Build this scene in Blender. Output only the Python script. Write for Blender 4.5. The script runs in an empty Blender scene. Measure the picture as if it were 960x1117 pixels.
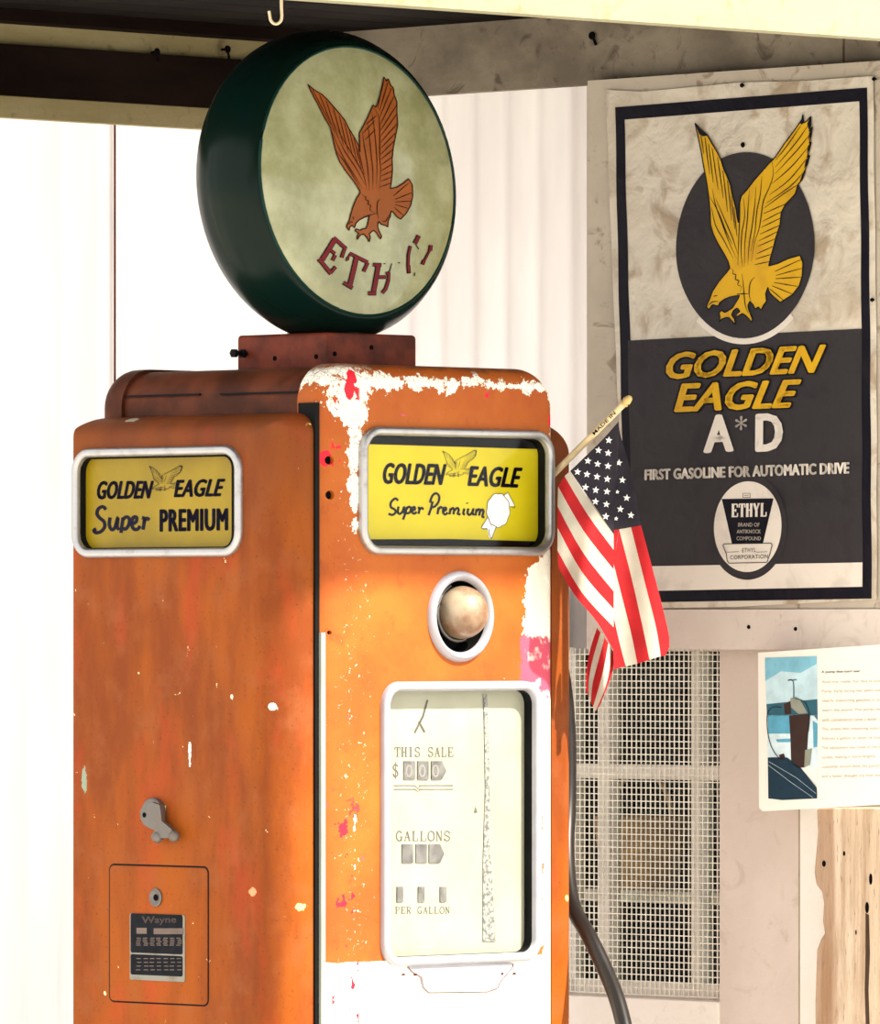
import bpy, bmesh, math, random
from mathutils import Vector, Matrix
from mathutils.geometry import tessellate_polygon
random.seed(7)
C = bpy.context.scene.collection
F = 9000.0; HZ = 685.0; EYE = 1.30            # focal length in pixels (960 wide), horizon row, eye height
CAM = Vector((0, 0, EYE))
PI = math.pi
S2 = math.sqrt(.5)

# ------------------------------------------------------------------ frames
def frame(ax, out, origin):
    """face frame: local (a, o, z): a runs to the right as seen, o out of the face, z up"""
    ax = Vector(ax).normalized(); out = Vector(out).normalized(); up = Vector((0, 0, 1))
    M = Matrix.Identity(4)
    for i, v in enumerate((ax, out, ax.cross(out) * -1 if ax.cross(out).z < 0 else ax.cross(out))):
        for r in range(3): M[r][i] = v[r]
    for r in range(3): M[r][3] = origin[r]
    return M
class Face:
    def __init__(s, ax, out, origin):
        s.M = frame(ax, out, origin); s.I = s.M.inverted(); s.cv = None
    def pt(s, a, o, z): return s.M @ Vector((a, o, z))
    def px(s, x, y, o=0.0):
        d = Vector(((x - 480) / F, 1, (HZ - y) / F))
        c = s.I @ CAM; dl = s.I.to_3x3() @ d
        t = (o - c.y) / dl.y
        p = c + dl * t
        return (p.x, p.z)
def wpt(x, y, depth): return Vector(((x - 480) / F * depth, depth, EYE + (HZ - y) / F * depth))

# ------------------------------------------------------------------ objects
WM = {}
def thing(name, label, cat, M, group=None):
    o = bpy.data.objects.new(name, None); C.objects.link(o)
    o.empty_display_size = .05
    o.matrix_basis = M; WM[o] = M.copy()
    o['label'] = label; o['category'] = cat
    if group: o['group'] = group
    return o
def tag(o, label, cat, group=None):
    o['label'] = label; o['category'] = cat
    if group: o['group'] = group
    return o
def mk(name, verts, faces, mat, parent=None, M=None, smooth=None, label=None):
    """verts in world space -> one mesh object, local to its parent or to M"""
    base = WM[parent] if parent else (M if M is not None else Matrix.Identity(4))
    inv = base.inverted()
    me = bpy.data.meshes.new(name)
    me.from_pydata([tuple(inv @ Vector(v)) for v in verts], [], [tuple(f) for f in faces])
    me.update(); me.materials.append(mat)
    bm = bmesh.new(); bm.from_mesh(me)
    bmesh.ops.recalc_face_normals(bm, faces=bm.faces); bm.to_mesh(me); bm.free()
    if smooth is not None:
        for p in me.polygons: p.use_smooth = True
        me.set_sharp_from_angle(angle=math.radians(smooth))
    o = bpy.data.objects.new(name, me); C.objects.link(o)
    if parent: o.parent = parent
    else: o.matrix_basis = base
    WM[o] = base.copy()
    if label: o['label'] = label
    return o
def struct(o): o['kind'] = 'structure'; return o
class G:
    """geometry collector in world space"""
    def __init__(s): s.v = []; s.f = []
    def add(s, v, f):
        n = len(s.v); s.v += [Vector(q) for q in v]; s.f += [[i + n for i in q] for q in f]; return s
    def box(s, fc, a0, a1, o0, o1, z0, z1):
        v = [fc.pt(a, o, z) for z in (z0, z1) for o in (o0, o1) for a in (a0, a1)]
        return s.add(v, [(0,1,3,2),(4,5,7,6),(0,1,5,4),(2,3,7,6),(0,2,6,4),(1,3,7,5)])
    def rings(s, rings, cap0=True, cap1=True, closed=True):
        n = len(rings[0]); v = [p for r in rings for p in r]; f = []
        for k in range(len(rings) - 1):
            for i in range(n if closed else n - 1):
                j = (i + 1) % n
                f.append((k*n+i, k*n+j, (k+1)*n+j, (k+1)*n+i))
        if cap0: f.append(tuple(range(n)))
        if cap1: f.append(tuple(range((len(rings)-1)*n, len(rings)*n)))
        return s.add(v, f)
    def tube(s, pts, r, n=10, cap=True):
        pts = [Vector(p) for p in pts]; rr = r if isinstance(r, (list, tuple)) else [r]*len(pts)
        rings = []; up = Vector((0.13, 0.21, 1)).normalized()
        for i, p in enumerate(pts):
            t = (pts[min(i+1, len(pts)-1)] - pts[max(i-1, 0)]).normalized()
            u = t.cross(up)
            if u.length < .05: u = t.cross(Vector((1, 0, 0)))
            u.normalize(); w = t.cross(u)
            rings.append([p + (u*math.cos(2*PI*k/n) + w*math.sin(2*PI*k/n))*rr[i] for k in range(n)])
        return s.rings(rings, cap, cap)
    def lathe(s, fc, a, z, prof, n=32, cap0=True, cap1=True):
        """prof: (o, r) about the outward axis at (a, z)"""
        return s.rings([[fc.pt(a + r*math.cos(2*PI*k/n), o, z + r*math.sin(2*PI*k/n)) for k in range(n)] for o, r in prof], cap0, cap1)
    def extrude(s, fc, poly, o0, o1):
        """poly in (a,z), possibly concave"""
        n = len(poly)
        tri = tessellate_polygon([[Vector((a, z, 0)) for a, z in poly]])
        v = [fc.pt(a, o0, z) for a, z in poly] + [fc.pt(a, o1, z) for a, z in poly]
        f = [tuple(t) for t in tri] + [tuple(i + n for i in t) for t in tri]
        f += [(i, (i+1) % n, n + (i+1) % n, n + i) for i in range(n)]
        return s.add(v, f)
    def flat(s, fc, poly, o, curve=None, split=None):
        """thin art on a face; curve(a,z) adds to the offset, split subdivides long edges"""
        tri = [list(t) for t in tessellate_polygon([[Vector((a, z, 0)) for a, z in poly]])]
        P = list(poly)
        if split:
            for it in range(5):
                new = []; cache = {}; any_ = False
                def mid(i, j):
                    k = (min(i, j), max(i, j))
                    if math.dist(P[i], P[j]) <= split: return None
                    if k not in cache:
                        cache[k] = len(P); P.append(((P[i][0]+P[j][0])/2, (P[i][1]+P[j][1])/2))
                    return cache[k]
                for t in tri:
                    a, b, c = t; ab, bc, ca = mid(a, b), mid(b, c), mid(c, a)
                    m = [x is not None for x in (ab, bc, ca)]; any_ = any_ or any(m)
                    if sum(m) == 3: new += [[a, ab, ca], [ab, b, bc], [ca, bc, c], [ab, bc, ca]]
                    elif sum(m) == 0: new.append(t)
                    else:
                        ring = [a] + ([ab] if m[0] else []) + [b] + ([bc] if m[1] else []) + [c] + ([ca] if m[2] else [])
                        # rotate so that the fan starts at a midpoint
                        ks = next(i for i, q in enumerate(ring) if q not in (a, b, c))
                        ring = ring[ks:] + ring[:ks]
                        new += [[ring[0], ring[i], ring[i+1]] for i in range(1, len(ring)-1)]
                tri = new
                if not any_: break
        curve = curve or fc.cv
        v = [fc.pt(a, o + (curve(a, z) if curve else 0), z) for a, z in P]
        return s.add(v, tri)
    def ribf(s, fc, poly, o, curve=None, split=None):
        """a ribbon outline (left side out, right side back) as a strip of quads"""
        n = len(poly)
        for i in range(n//2 - 1):
            s.flat(fc, [poly[i], poly[i+1], poly[n-2-i], poly[n-1-i]], o, curve, split)
        return s
    def mk(s, name, mat, parent=None, M=None, smooth=None, label=None):
        return mk(name, s.v, s.f, mat, parent, M, smooth, label)

def rrect(x0, x1, z0, z1, rad, n=6):
    """rad = (tl, tr, br, bl); clockwise from the top-left corner"""
    tl, tr, br, bl = rad; pts = []
    for cx, cz, r, a0 in ((x0+tl, z1-tl, tl, PI), (x1-tr, z1-tr, tr, PI/2), (x1-br, z0+br, br, 0), (x0+bl, z0+bl, bl, -PI/2)):
        for k in range(n + 1):
            a = a0 - PI/2*k/n
            pts.append((cx + r*math.cos(a), cz + r*math.sin(a)))
    return pts
def slab(g, fc, x0, x1, z0, z1, rad, ins, ob, of, ro, n=8, k=8):
    """plate from ob to of whose front edges roll over by ins = (L, R, B, T) within depth ro"""
    L, R, B, T = ins; rings = [[fc.pt(a, ob, z) for a, z in rrect(x0, x1, z0, z1, rad, n)]]
    for i in range(k + 1):
        t = PI/2*i/k; q = 1 - math.cos(t)
        rr = tuple(max(r - max(ins)*q, r*.15, .0005) for r in rad)
        rings.append([fc.pt(a, of - ro*(1 - math.sin(t)), z) for a, z in rrect(x0+L*q, x1-R*q, z0+B*q, z1-T*q, rr, n)])
    return g.rings(rings)
def bezel(g, fc, x0, x1, z0, z1, rad, w, h, depth, n=8, k=8, o=0.0):
    rings = [[fc.pt(a, o - .004, z) for a, z in rrect(x0, x1, z0, z1, (rad,)*4, n)]]
    for i in range(k + 1):
        t = PI*i/k; q = w*(1 - math.cos(t))/2
        rings.append([fc.pt(a, o + h*math.sin(t)**.6, z) for a, z in rrect(x0+q, x1-q, z0+q, z1-q, (max(rad-q, .004),)*4, n)])
    rings.append([fc.pt(a, o - depth, z) for a, z in rrect(x0+w, x1-w, z0+w, z1-w, (max(rad-w, .004),)*4, n)])
    return g.rings(rings, False, False)
def spline(pts, m=5, closed=False):
    out = []; n = len(pts)
    for i in range(n if closed else n - 1):
        g = lambda j: pts[j % n] if closed else pts[max(0, min(n-1, j))]
        p0, p1, p2, p3 = g(i-1), g(i), g(i+1), g(i+2)
        for k in range(m):
            t = k/m
            out.append(tuple(.5*(2*b + (c-a)*t + (2*a-5*b+4*c-d)*t*t + (3*b-a-3*c+d)*t**3) for a, b, c, d in zip(p0, p1, p2, p3)))
    if not closed: out.append(tuple(pts[-1]))
    return out
def ribbon(pts, w, taper=False):
    """polyline -> list of quads plus round joints, in 2D"""
    out = []; n = len(pts)
    L = []; R = []
    for i, p in enumerate(pts):
        a = pts[max(i-1, 0)]; b = pts[min(i+1, n-1)]
        dx, dy = b[0]-a[0], b[1]-a[1]; l = math.hypot(dx, dy) or 1
        ww = w/2
        if taper: ww *= max(.25, math.sin(PI*min(1, (i+.6)/n)))
        L.append((p[0]-dy/l*ww, p[1]+dx/l*ww)); R.append((p[0]+dy/l*ww, p[1]-dx/l*ww))
    return L + R[::-1]

# ------------------------------------------------------------------ text
_tc = {}
def text2d(s, shear=0.0, bold=0.0, space=1.0):
    key = (s, shear, bold, space)
    if key in _tc: return _tc[key]
    cu = bpy.data.curves.new('t', 'FONT'); cu.body = s; cu.shear = shear; cu.offset = bold; cu.space_character = space
    cu.resolution_u = 3
    ob = bpy.data.objects.new('t', cu); C.objects.link(ob)
    dg = bpy.context.evaluated_depsgraph_get(); dg.update()
    me = bpy.data.meshes.new_from_object(ob.evaluated_get(dg))
    v = [(p.co.x, p.co.y) for p in me.vertices]; f = [tuple(p.vertices) for p in me.polygons]
    bpy.data.objects.remove(ob); bpy.data.curves.remove(cu); bpy.data.meshes.remove(me)
    x0 = min(p[0] for p in v); x1 = max(p[0] for p in v); y0 = min(p[1] for p in v); y1 = max(p[1] for p in v)
    v = [((x-x0)/(x1-x0), (y-y0)/(y1-y0)) for x, y in v]
    _tc[key] = (v, f); return _tc[key]
def quad(q, u, v):
    """q = TL, TR, BR, BL in pixels; v up"""
    t = tuple(q[0][i]*(1-u) + q[1][i]*u for i in (0, 1)); b = tuple(q[3][i]*(1-u) + q[2][i]*u for i in (0, 1))
    return tuple(t[i]*v + b[i]*(1-v) for i in (0, 1))
def box4(x0, y0, x1, y1): return ((x0, y0), (x1, y0), (x1, y1), (x0, y1))
def put_text(g, fc, o, s, q, shear=0.0, bold=0.0, space=1.0):
    v, f = text2d(s, shear, 0.0, space)
    H = (math.dist(q[0], q[3]) + math.dist(q[1], q[2]))/2; b = bold*H     # heavier strokes by overlaid offsets, in pixels
    q = ((q[0][0]+b, q[0][1]+b*.6), (q[1][0]-b, q[1][1]+b*.6), (q[2][0]-b, q[2][1]-b*.6), (q[3][0]+b, q[3][1]-b*.6))
    offs = [(0, 0)] if b == 0 else [(math.cos(t)*b, math.sin(t)*b*.6) for t in [PI/4*k for k in range(8)]] + [(0, 0)]
    for dx, dy in offs:
        P = []
        for p in v:
            x, y = quad(q, *p); P.append(fc.px(x+dx, y+dy, o))
        g.add([fc.pt(a, o + (fc.cv(a, z) if fc.cv else 0), z) for a, z in P], f)
SF = {  # slab-serif letters: (points, weight) thick = 1, thin = .5
 'E': [([(.22,0),(.22,1)],1),([(0,1),(.9,1)],.5),([(0,0),(.95,0)],.5),([(.22,.5),(.65,.5)],.5),([(.88,1),(.88,.74)],.5),([(.93,0),(.93,.28)],.5),([(.65,.62),(.65,.38)],.4)],
 'T': [([(.5,0),(.5,1)],1),([(.03,1),(.97,1)],.5),([(.05,1),(.05,.72)],.5),([(.95,1),(.95,.72)],.5),([(.28,0),(.72,0)],.5)],
 'H': [([(.2,0),(.2,1)],1),([(.8,0),(.8,1)],1),([(.2,.5),(.8,.5)],.5)] + [([(c-.2,e),(c+.2,e)],.5) for c in (.2,.8) for e in (0,1)],
 'Y': [([(.15,1),(.5,.45)],1),([(.85,1),(.5,.45)],.6),([(.5,.45),(.5,0)],1),([(0,1),(.35,1)],.5),([(.67,1),(1,1)],.5),([(.3,0),(.7,0)],.5)],
 'L': [([(.25,0),(.25,1)],1),([(.03,1),(.5,1)],.5),([(.03,0),(.92,0)],.5),([(.9,0),(.9,.32)],.5)],
 'I': [([(.5,0),(.5,1)],1),([(.2,1),(.8,1)],.5),([(.2,0),(.8,0)],.5)],
 'S': [(spline([(.85,.8),(.65,.98),(.3,.98),(.12,.76),(.3,.56),(.7,.46),(.88,.25),(.7,.03),(.3,.02),(.12,.22)],4),.8),([(.87,1),(.87,.7)],.4),([(.1,0),(.1,.3)],.4)],
 'A': [([(.15,0),(.5,1)],.5),([(.85,0),(.5,1)],1),([(.28,.35),(.72,.35)],.5),([(0,0),(.3,0)],.5),([(.68,0),(1,0)],.5)],
 'G': [(spline([(.85,.8),(.6,1),(.25,.9),(.08,.5),(.25,.1),(.6,0),(.82,.15)],4),.8),([(.82,0),(.82,.42)],.9),([(.6,.42),(1,.42)],.5)],
 'O': [(spline([(.5,1),(.15,.85),(.06,.5),(.15,.15),(.5,0),(.85,.15),(.94,.5),(.85,.85)],4,True)+[(.5,1)],.85)],
 'N': [([(.18,0),(.18,1)],.5),([(.18,1),(.82,0)],1),([(.82,0),(.82,1)],.5),([(0,1),(.25,1)],.5),([(.65,1),(1,1)],.5),([(0,0),(.36,0)],.5)],
 'P': [([(.22,0),(.22,1)],1),([(0,0),(.5,0)],.5),(spline([(0,1),(.6,1),(.88,.78),(.6,.5),(.22,.5)],4),.6)],
 'R': [([(.22,0),(.22,1)],1),([(0,0),(.42,0)],.5),(spline([(0,1),(.6,1),(.88,.78),(.6,.5),(.22,.5)],4),.6),([(.5,.5),(.9,0)],1),([(.7,0),(1,0)],.5)],
 '$': [(spline([(.85,.75),(.6,.88),(.3,.85),(.15,.7),(.3,.55),(.7,.45),(.85,.28),(.65,.12),(.3,.12),(.13,.28)],4),.8),([(.5,-.05),(.5,1.05)],.5)],
}
def put_serif(g, fc, o, s, q, w=.18, gap=.18, curve=None):
    n = len(s); cw = 1/(n + (n-1)*gap)
    for i, ch in enumerate(s):
        if ch not in SF: continue
        x0 = i*(1+gap)*cw
        hpx = abs(q[0][1]-q[3][1]); wpx = math.dist(q[0], q[1])*cw
        for pts, k in SF[ch]:
            P = [quad(q, x0 + x*cw, y) for x, y in pts]
            g.ribf(fc, [fc.px(x, y, o) for x, y in ribbon(P, w*k*hpx)], o + (.00002 if k > .55 else 0))

# ------------------------------------------------------------------ materials
class MT:
    def __init__(s, name, color=(.5,.5,.5), rough=.5, metal=0, spec=.5, coat=0):
        s.m = bpy.data.materials.new(name); s.m.use_nodes = True; s.nt = s.m.node_tree
        s.b = s.nt.nodes['Principled BSDF']
        s.b.inputs['Base Color'].default_value = (*color, 1); s.b.inputs['Roughness'].default_value = rough
        s.b.inputs['Metallic'].default_value = metal; s.b.inputs['Specular IOR Level'].default_value = spec
        s.b.inputs['Coat Weight'].default_value = coat
        s._c = None
    def N(s, t, **k):
        n = s.nt.nodes.new(t)
        for a, b in k.items(): setattr(n, a, b)
        return n
    def L(s, a, b):
        if isinstance(a, (int, float)): b.default_value = a
        elif isinstance(a, tuple): b.default_value = (*a, 1) if len(b.default_value) == 4 and len(a) == 3 else a
        else: s.nt.links.new(a, b)
    def co(s):
        if s._c is None: s._c = s.N('ShaderNodeTexCoord').outputs['Object']
        return s._c
    def xyz(s):
        n = s.N('ShaderNodeSeparateXYZ'); s.L(s.co(), n.inputs[0]); return n.outputs
    def scaled(s, v):
        n = s.N('ShaderNodeVectorMath', operation='MULTIPLY'); s.L(s.co(), n.inputs[0]); n.inputs[1].default_value = v; return n.outputs[0]
    def noise(s, sc, det=4, rough=.55, vec=None, dist=0):
        n = s.N('ShaderNodeTexNoise'); n.inputs['Scale'].default_value = sc; n.inputs['Detail'].default_value = det
        n.inputs['Roughness'].default_value = rough; n.inputs['Distortion'].default_value = dist
        s.L(vec if vec is not None else s.co(), n.inputs['Vector']); return n.outputs['Fac']
    def voro(s, sc, feature='F1', vec=None):
        n = s.N('ShaderNodeTexVoronoi', feature=feature); n.inputs['Scale'].default_value = sc
        s.L(vec if vec is not None else s.co(), n.inputs['Vector']); return n.outputs['Distance']
    def op(s, o, a, b=0.0, c=0.0):
        n = s.N('ShaderNodeMath', operation=o); s.L(a, n.inputs[0]); s.L(b, n.inputs[1]); s.L(c, n.inputs[2]); return n.outputs[0]
    def step(s, v, lo, hi):
        n = s.N('ShaderNodeMapRange', interpolation_type='SMOOTHSTEP', clamp=True)
        s.L(v, n.inputs['Value']); n.inputs['From Min'].default_value = lo; n.inputs['From Max'].default_value = hi
        return n.outputs['Result']
    def band(s, v, c, w, soft):
        """1 inside |v-c|<w"""
        d = s.op('ABSOLUTE', s.op('SUBTRACT', v, c)); return s.op('SUBTRACT', 1.0, s.step(d, w, w + soft))
    def mix(s, f, a, b):
        n = s.N('ShaderNodeMix', data_type='RGBA'); s.L(f, n.inputs[0]); s.L(a, n.inputs[6]); s.L(b, n.inputs[7]); return n.outputs[2]
    def base(s, c): s.L(c, s.b.inputs['Base Color']); return s
    def rough(s, c): s.L(c, s.b.inputs['Roughness']); return s
    def bump(s, h, dist=.001, st=.5):
        n = s.N('ShaderNodeBump'); n.inputs['Distance'].default_value = dist; n.inputs['Strength'].default_value = st
        s.L(h, n.inputs['Height']); s.L(n.outputs[0], s.b.inputs['Normal']); return s
def reveal(fc, r, w, rad, depth, par):
    g = G(); g.rings([[fc.pt(a, o, z) for a, z in rrect(r[0]+w+d, r[1]-w-d, r[2]+w+d, r[3]-w-d, (max(rad-w, .004),)*4, 8)] for o, d in ((.0005, -.0008), (-.0005, 0), (-depth, 0))], False, False)
    g.mk('dark_reveal', M_matte_black, par)
def plain(name, col, rough=.5, metal=0, var=.15, sc=30, bump=0, **k):
    k.setdefault('spec', .08 if max(col) < .05 else .25)
    t = MT(name, col, rough, metal, **k)
    n = t.noise(sc, 5)
    t.base(t.mix(t.step(n, .3, .7), tuple(c*(1-var) for c in col), tuple(min(1, c*(1+var)) for c in col)))
    if bump: t.bump(n, bump)
    return t.m

OR = (.33, .066, .007); OR_D = (.21, .034, .005); OR_L = (.42, .110, .012)
RUST = (.10, .022, .008); WH = (.86, .84, .74); RED = (.75, .012, .03); PINK = (.52, .07, .12)

# ------------------------------------------------------------------ set out the pump
d0 = 11.25
corner = wpt(352, HZ, d0); corner.z = 0
def edge_len(px, sx):
    """length along a 45 degree face from the corner till column px"""
    k = (px - 480)/F
    return (k*corner.y - corner.x)/(sx*S2 - k*S2)
W = edge_len(608, 1); D = edge_len(106, -1)
UX = Vector((S2, S2, 0)); UY = Vector((-S2, S2, 0))
ctr = corner + UX*W/2 + UY*D/2
PM = Matrix.Translation(ctr) @ Matrix.Rotation(PI/4, 4, 'Z')
FR = Face(UX, -UY, corner)                       # front face, a from 0 to W
E = .06
LF = Face(-UY, -UX, corner - UX*E)               # left side, a from -D to 0, at the panel surface
RK = Face(-UX, UY, corner + UX*W + UY*D)         # rear, a from 0 to W
RS = Face(UY, UX, corner + UX*W)                 # right side, a from 0 to D
pump = thing('gas_pump', 'tall weathered orange and white gas pump with round green globe on top', 'gas pump', PM)
topz = FR.px(480, 399)[1]
ox, oy = -W/2, -D/2                              # front corner in pump-local coordinates
def fx(px, py=700): return ox + FR.px(px, py)[0]
def fz(py, px=480): return FR.px(px, py)[1]
def lz(py, px=200): return LF.px(px, py)[1]
def ly(px): return oy - LF.px(px, 700)[0]

def paint_front():
    t = MT('worn_orange_front_paint', OR, .5, spec=.25); X, Y, Z = t.xyz()
    big = t.noise(5, 5, .6); n = t.noise(26, 7, .65); f = t.noise(120, 5, .7); mid = t.noise(60, 6, .7)
    c = t.mix(t.step(big, .35, .7), OR, OR_L)
    c = t.mix(t.op('MULTIPLY', t.step(n, .55, .75), .5), c, OR_D)
    grit = t.step(t.noise(300, 3, .6), .66, .72); c = t.mix(t.op('MULTIPLY', grit, .6), c, RUST)
    # the top edge: darker brown towards the shoulder
    gr = t.step(t.op('ADD', Z, t.op('MULTIPLY', n, .03)), fz(405)+.012, fz(396)+.014)
    c = t.mix(t.op('MULTIPLY', gr, .75), c, (.05, .018, .01))
    # chips: white primer
    def chips(pos, cen, wid, amt):
        d = t.op('DIVIDE', t.op('ABSOLUTE', t.op('SUBTRACT', pos, cen)), wid)
        return t.op('SUBTRACT', amt, d)
    wob = t.op('MULTIPLY', t.op('SUBTRACT', n, .5), 2.2); wf = t.op('MULTIPLY', t.op('SUBTRACT', mid, .5), 2.6)
    nn = t.op('ADD', wob, wf)
    top = t.op('ADD', chips(Z, fz(417, 430)-.0, .022, .55), nn)
    top = t.op('SUBTRACT', top, t.op('MULTIPLY', t.step(X, fx(440), fx(600)), .45))
    left = t.op('ADD', chips(X, fx(387), .026, .62), nn)
    left = t.op('SUBTRACT', left, t.op('MULTIPLY', t.op('SUBTRACT', 1.0, t.step(Z, fz(640), fz(470))), .85))
    rgt = t.op('ADD', chips(X, fx(606), .02, .35), nn)
    cor = t.op('ADD', t.op('SUBTRACT', 1.15, t.op('DIVIDE', t.op('SQRT', t.op('ADD', t.op('POWER', t.op('SUBTRACT', X, fx(383)), 2.0), t.op('POWER', t.op('MULTIPLY', t.op('SUBTRACT', Z, fz(430)), .75), 2.0))), .034)), nn)
    m = t.op('MAXIMUM', t.op('MAXIMUM', top, left), t.op('MAXIMUM', rgt, cor))
    spk = t.op('SUBTRACT', t.noise(110, 5, .8), .215)
    low = t.band(X, fx(388), .018, .03)
    spk2 = t.op('ADD', spk, t.op('MULTIPLY', low, .06))
    white = t.op('MAXIMUM', t.step(m, .03, .06), t.step(spk2, .47, .49))
    # big bare patch along the right edge and the white foot of the face
    ragged = t.op('ADD', t.op('MULTIPLY', t.op('SUBTRACT', n, .5), .06), t.op('MULTIPLY', t.op('SUBTRACT', mid, .5), .04))
    edge = t.op('ADD', X, ragged)
    lim = t.op('SUBTRACT', fx(590), t.op('MULTIPLY', t.band(Z, (fz(615)+fz(765))/2, (fz(615)-fz(765))/2-.01, .02), fx(590)-fx(572)))
    patch = t.op('MULTIPLY', t.step(t.op('SUBTRACT', edge, lim), 0.0, .002), t.op('SUBTRACT', 1.0, t.step(t.op('ADD', Z, ragged), fz(603), fz(598))))
    foot = t.op('SUBTRACT', 1.0, t.step(t.op('ADD', Z, t.op('MULTIPLY', ragged, .10)), fz(1046)-.001, fz(1046)+.001))
    white = t.op('MAXIMUM', white, t.op('MAXIMUM', patch, foot))
    crack = t.op('SUBTRACT', 1.0, t.step(t.voro(95, 'DISTANCE_TO_EDGE'), .015, .05))
    crk = t.op('MULTIPLY', crack, t.op('MULTIPLY', t.step(Z, fz(640), fz(560)), .55))
    white = t.op('MULTIPLY', white, t.op('SUBTRACT', 1.0, t.op('MULTIPLY', t.step(t.op('ADD', Z, t.op('MULTIPLY', n, .02)), fz(407)+.01, fz(402)+.01), .85)))
    wc = t.mix(crk, WH, (.16, .15, .08))
    # rust freckles through the white
    fre = t.op('MULTIPLY', t.step(t.noise(140, 3, .6), .70, .73), t.step(t.noise(9, 2), .45, .6))
    wc = t.mix(fre, wc, (.55, .25, .02))
    wc = t.mix(t.op('MULTIPLY', t.step(t.noise(210, 2), .73, .75), .9), wc, (.18, .05, .02))
    c = t.mix(white, c, wc)
    # pink and red undercoat
    pk = t.op('MULTIPLY', t.op('MULTIPLY', t.step(t.op('ADD', X, t.op('MULTIPLY', ragged, .7)), fx(566), fx(570)), t.band(t.op('ADD', Z, ragged), (fz(692)+fz(757))/2, (fz(692)-fz(757))/2-.004, .006)), t.op('SUBTRACT', 1.0, t.op('MULTIPLY', t.step(t.noise(40, 3), .5, .62), .55)))
    c = t.mix(pk, c, PINK)
    pe = t.op('MULTIPLY', t.step(t.op('ADD', X, t.op('MULTIPLY', ragged, .3)), fx(603), fx(606)), t.band(Z, (fz(590)+fz(700))/2, (fz(590)-fz(700))/2, .01))
    c = t.mix(t.op('MULTIPLY', pe, .9), c, PINK)
    rd = t.op('MULTIPLY', t.step(t.noise(34, 4, .6), .60, .62), t.op('MULTIPLY', t.band(X, fx(378), .022, .006), t.op('MAXIMUM', t.op('SUBTRACT', t.step(Z, fz(560), fz(520)), .0), t.op('SUBTRACT', 1.0, t.step(Z, fz(900), fz(840))))))
    c = t.mix(rd, c, RED)
    c = t.mix(t.op('MULTIPLY', t.step(t.noise(48, 3), .73, .745), t.step(X, fx(600), fx(560))), c, PINK)
    for px, py, rr in ((383, 427, .010), (385, 412, .007), (532, 431, .004), (602, 458, .006), (359, 500, .008)):
        d = t.op('SQRT', t.op('ADD', t.op('POWER', t.op('SUBTRACT', X, fx(px, py)), 2.0), t.op('POWER', t.op('MULTIPLY', t.op('SUBTRACT', Z, fz(py, px)), .7), 2.0)))
        c = t.mix(t.op('SUBTRACT', 1.0, t.step(t.op('ADD', d, t.op('MULTIPLY', ragged, .35)), rr*.9, rr)), c, RED)
    t.base(c); t.rough(t.op('ADD', .42, t.op('MULTIPLY', f, .3)))
    t.bump(t.op('ADD', t.op('MULTIPLY', white, .6), t.op('MULTIPLY', f, .3)), .0012, .5)
    return t.m
def paint_side():
    t = MT('faded_orange_side_paint', OR, .5, spec=.12); X, Y, Z = t.xyz()
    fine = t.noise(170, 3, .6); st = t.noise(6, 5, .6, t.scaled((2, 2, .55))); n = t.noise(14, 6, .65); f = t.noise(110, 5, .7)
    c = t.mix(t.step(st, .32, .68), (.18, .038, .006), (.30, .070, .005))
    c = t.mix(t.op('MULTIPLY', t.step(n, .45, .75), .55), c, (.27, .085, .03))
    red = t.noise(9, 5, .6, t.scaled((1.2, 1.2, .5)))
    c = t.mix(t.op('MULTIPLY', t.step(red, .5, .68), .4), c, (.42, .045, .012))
    # browner and darker towards the top
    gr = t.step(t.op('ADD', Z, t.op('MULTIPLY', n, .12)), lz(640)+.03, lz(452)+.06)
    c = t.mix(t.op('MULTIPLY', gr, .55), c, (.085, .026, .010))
    c = t.mix(t.op('MULTIPLY', t.step(t.noise(200, 4, .7), .60, .68), .6), c, (.08, .022, .008))
    chip = t.op('MULTIPLY', t.step(t.noise(70, 3, .6), .725, .735), t.step(t.noise(8, 2), .45, .55))
    c = t.mix(chip, c, (.75, .62, .35))
    for px, py, rx, rz, col in ((293, 771, .006, .006, WH), (207, 822, .003, .018, WH), (92, 850, .006, .02, (.25,.30,.22)), (275, 973, .007, .006, (.85,.3,.15)), (131, 458, .012, .003, (.4,.35,.25)), (309, 461, .004, .004, (.8,.6,.2)), (253, 760, .003, .004, (.7,.7,.5)), (307, 990, .003, .005, (.9,.7,.2))):
        yy = ly(px); zz = lz(py, px)
        d = t.op('SQRT', t.op('ADD', t.op('POWER', t.op('DIVIDE', t.op('SUBTRACT', Y, yy), rx), 2.0), t.op('POWER', t.op('DIVIDE', t.op('SUBTRACT', Z, zz), rz), 2.0)))
        c = t.mix(t.op('SUBTRACT', 1.0, t.step(t.op('ADD', t.op('ADD', d, t.op('MULTIPLY', t.op('SUBTRACT', fine, .5), 1.8)), t.op('MULTIPLY', t.op('SUBTRACT', n, .5), .8)), .85, 1.0)), c, col)
    t.base(c); t.rough(t.op('ADD', .36, t.op('MULTIPLY', n, .35)))
    t.bump(f, .0008, .35)
    return t.m
M_front = paint_front(); M_side = paint_side()
M_roofp = plain('sooty_brown_orange_paint', (.085, .022, .009), .5, spec=.12, var=.45, sc=14, bump=.0008)
M_chrome = None
def metal(name, col, rough, dirt=.4):
    t = MT(name, col, rough, .85); n = t.noise(40, 6, .65)
    c = t.mix(t.op('MULTIPLY', t.step(n, .5, .75), dirt), col, (.18, .13, .09))
    t.base(c); t.rough(t.op('ADD', rough - .08, t.op('MULTIPLY', n, .25))); t.bump(n, .0005, .3); return t.m
M_chrome = metal('dull_chrome', (.42, .42, .43), .34, .5)
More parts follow.
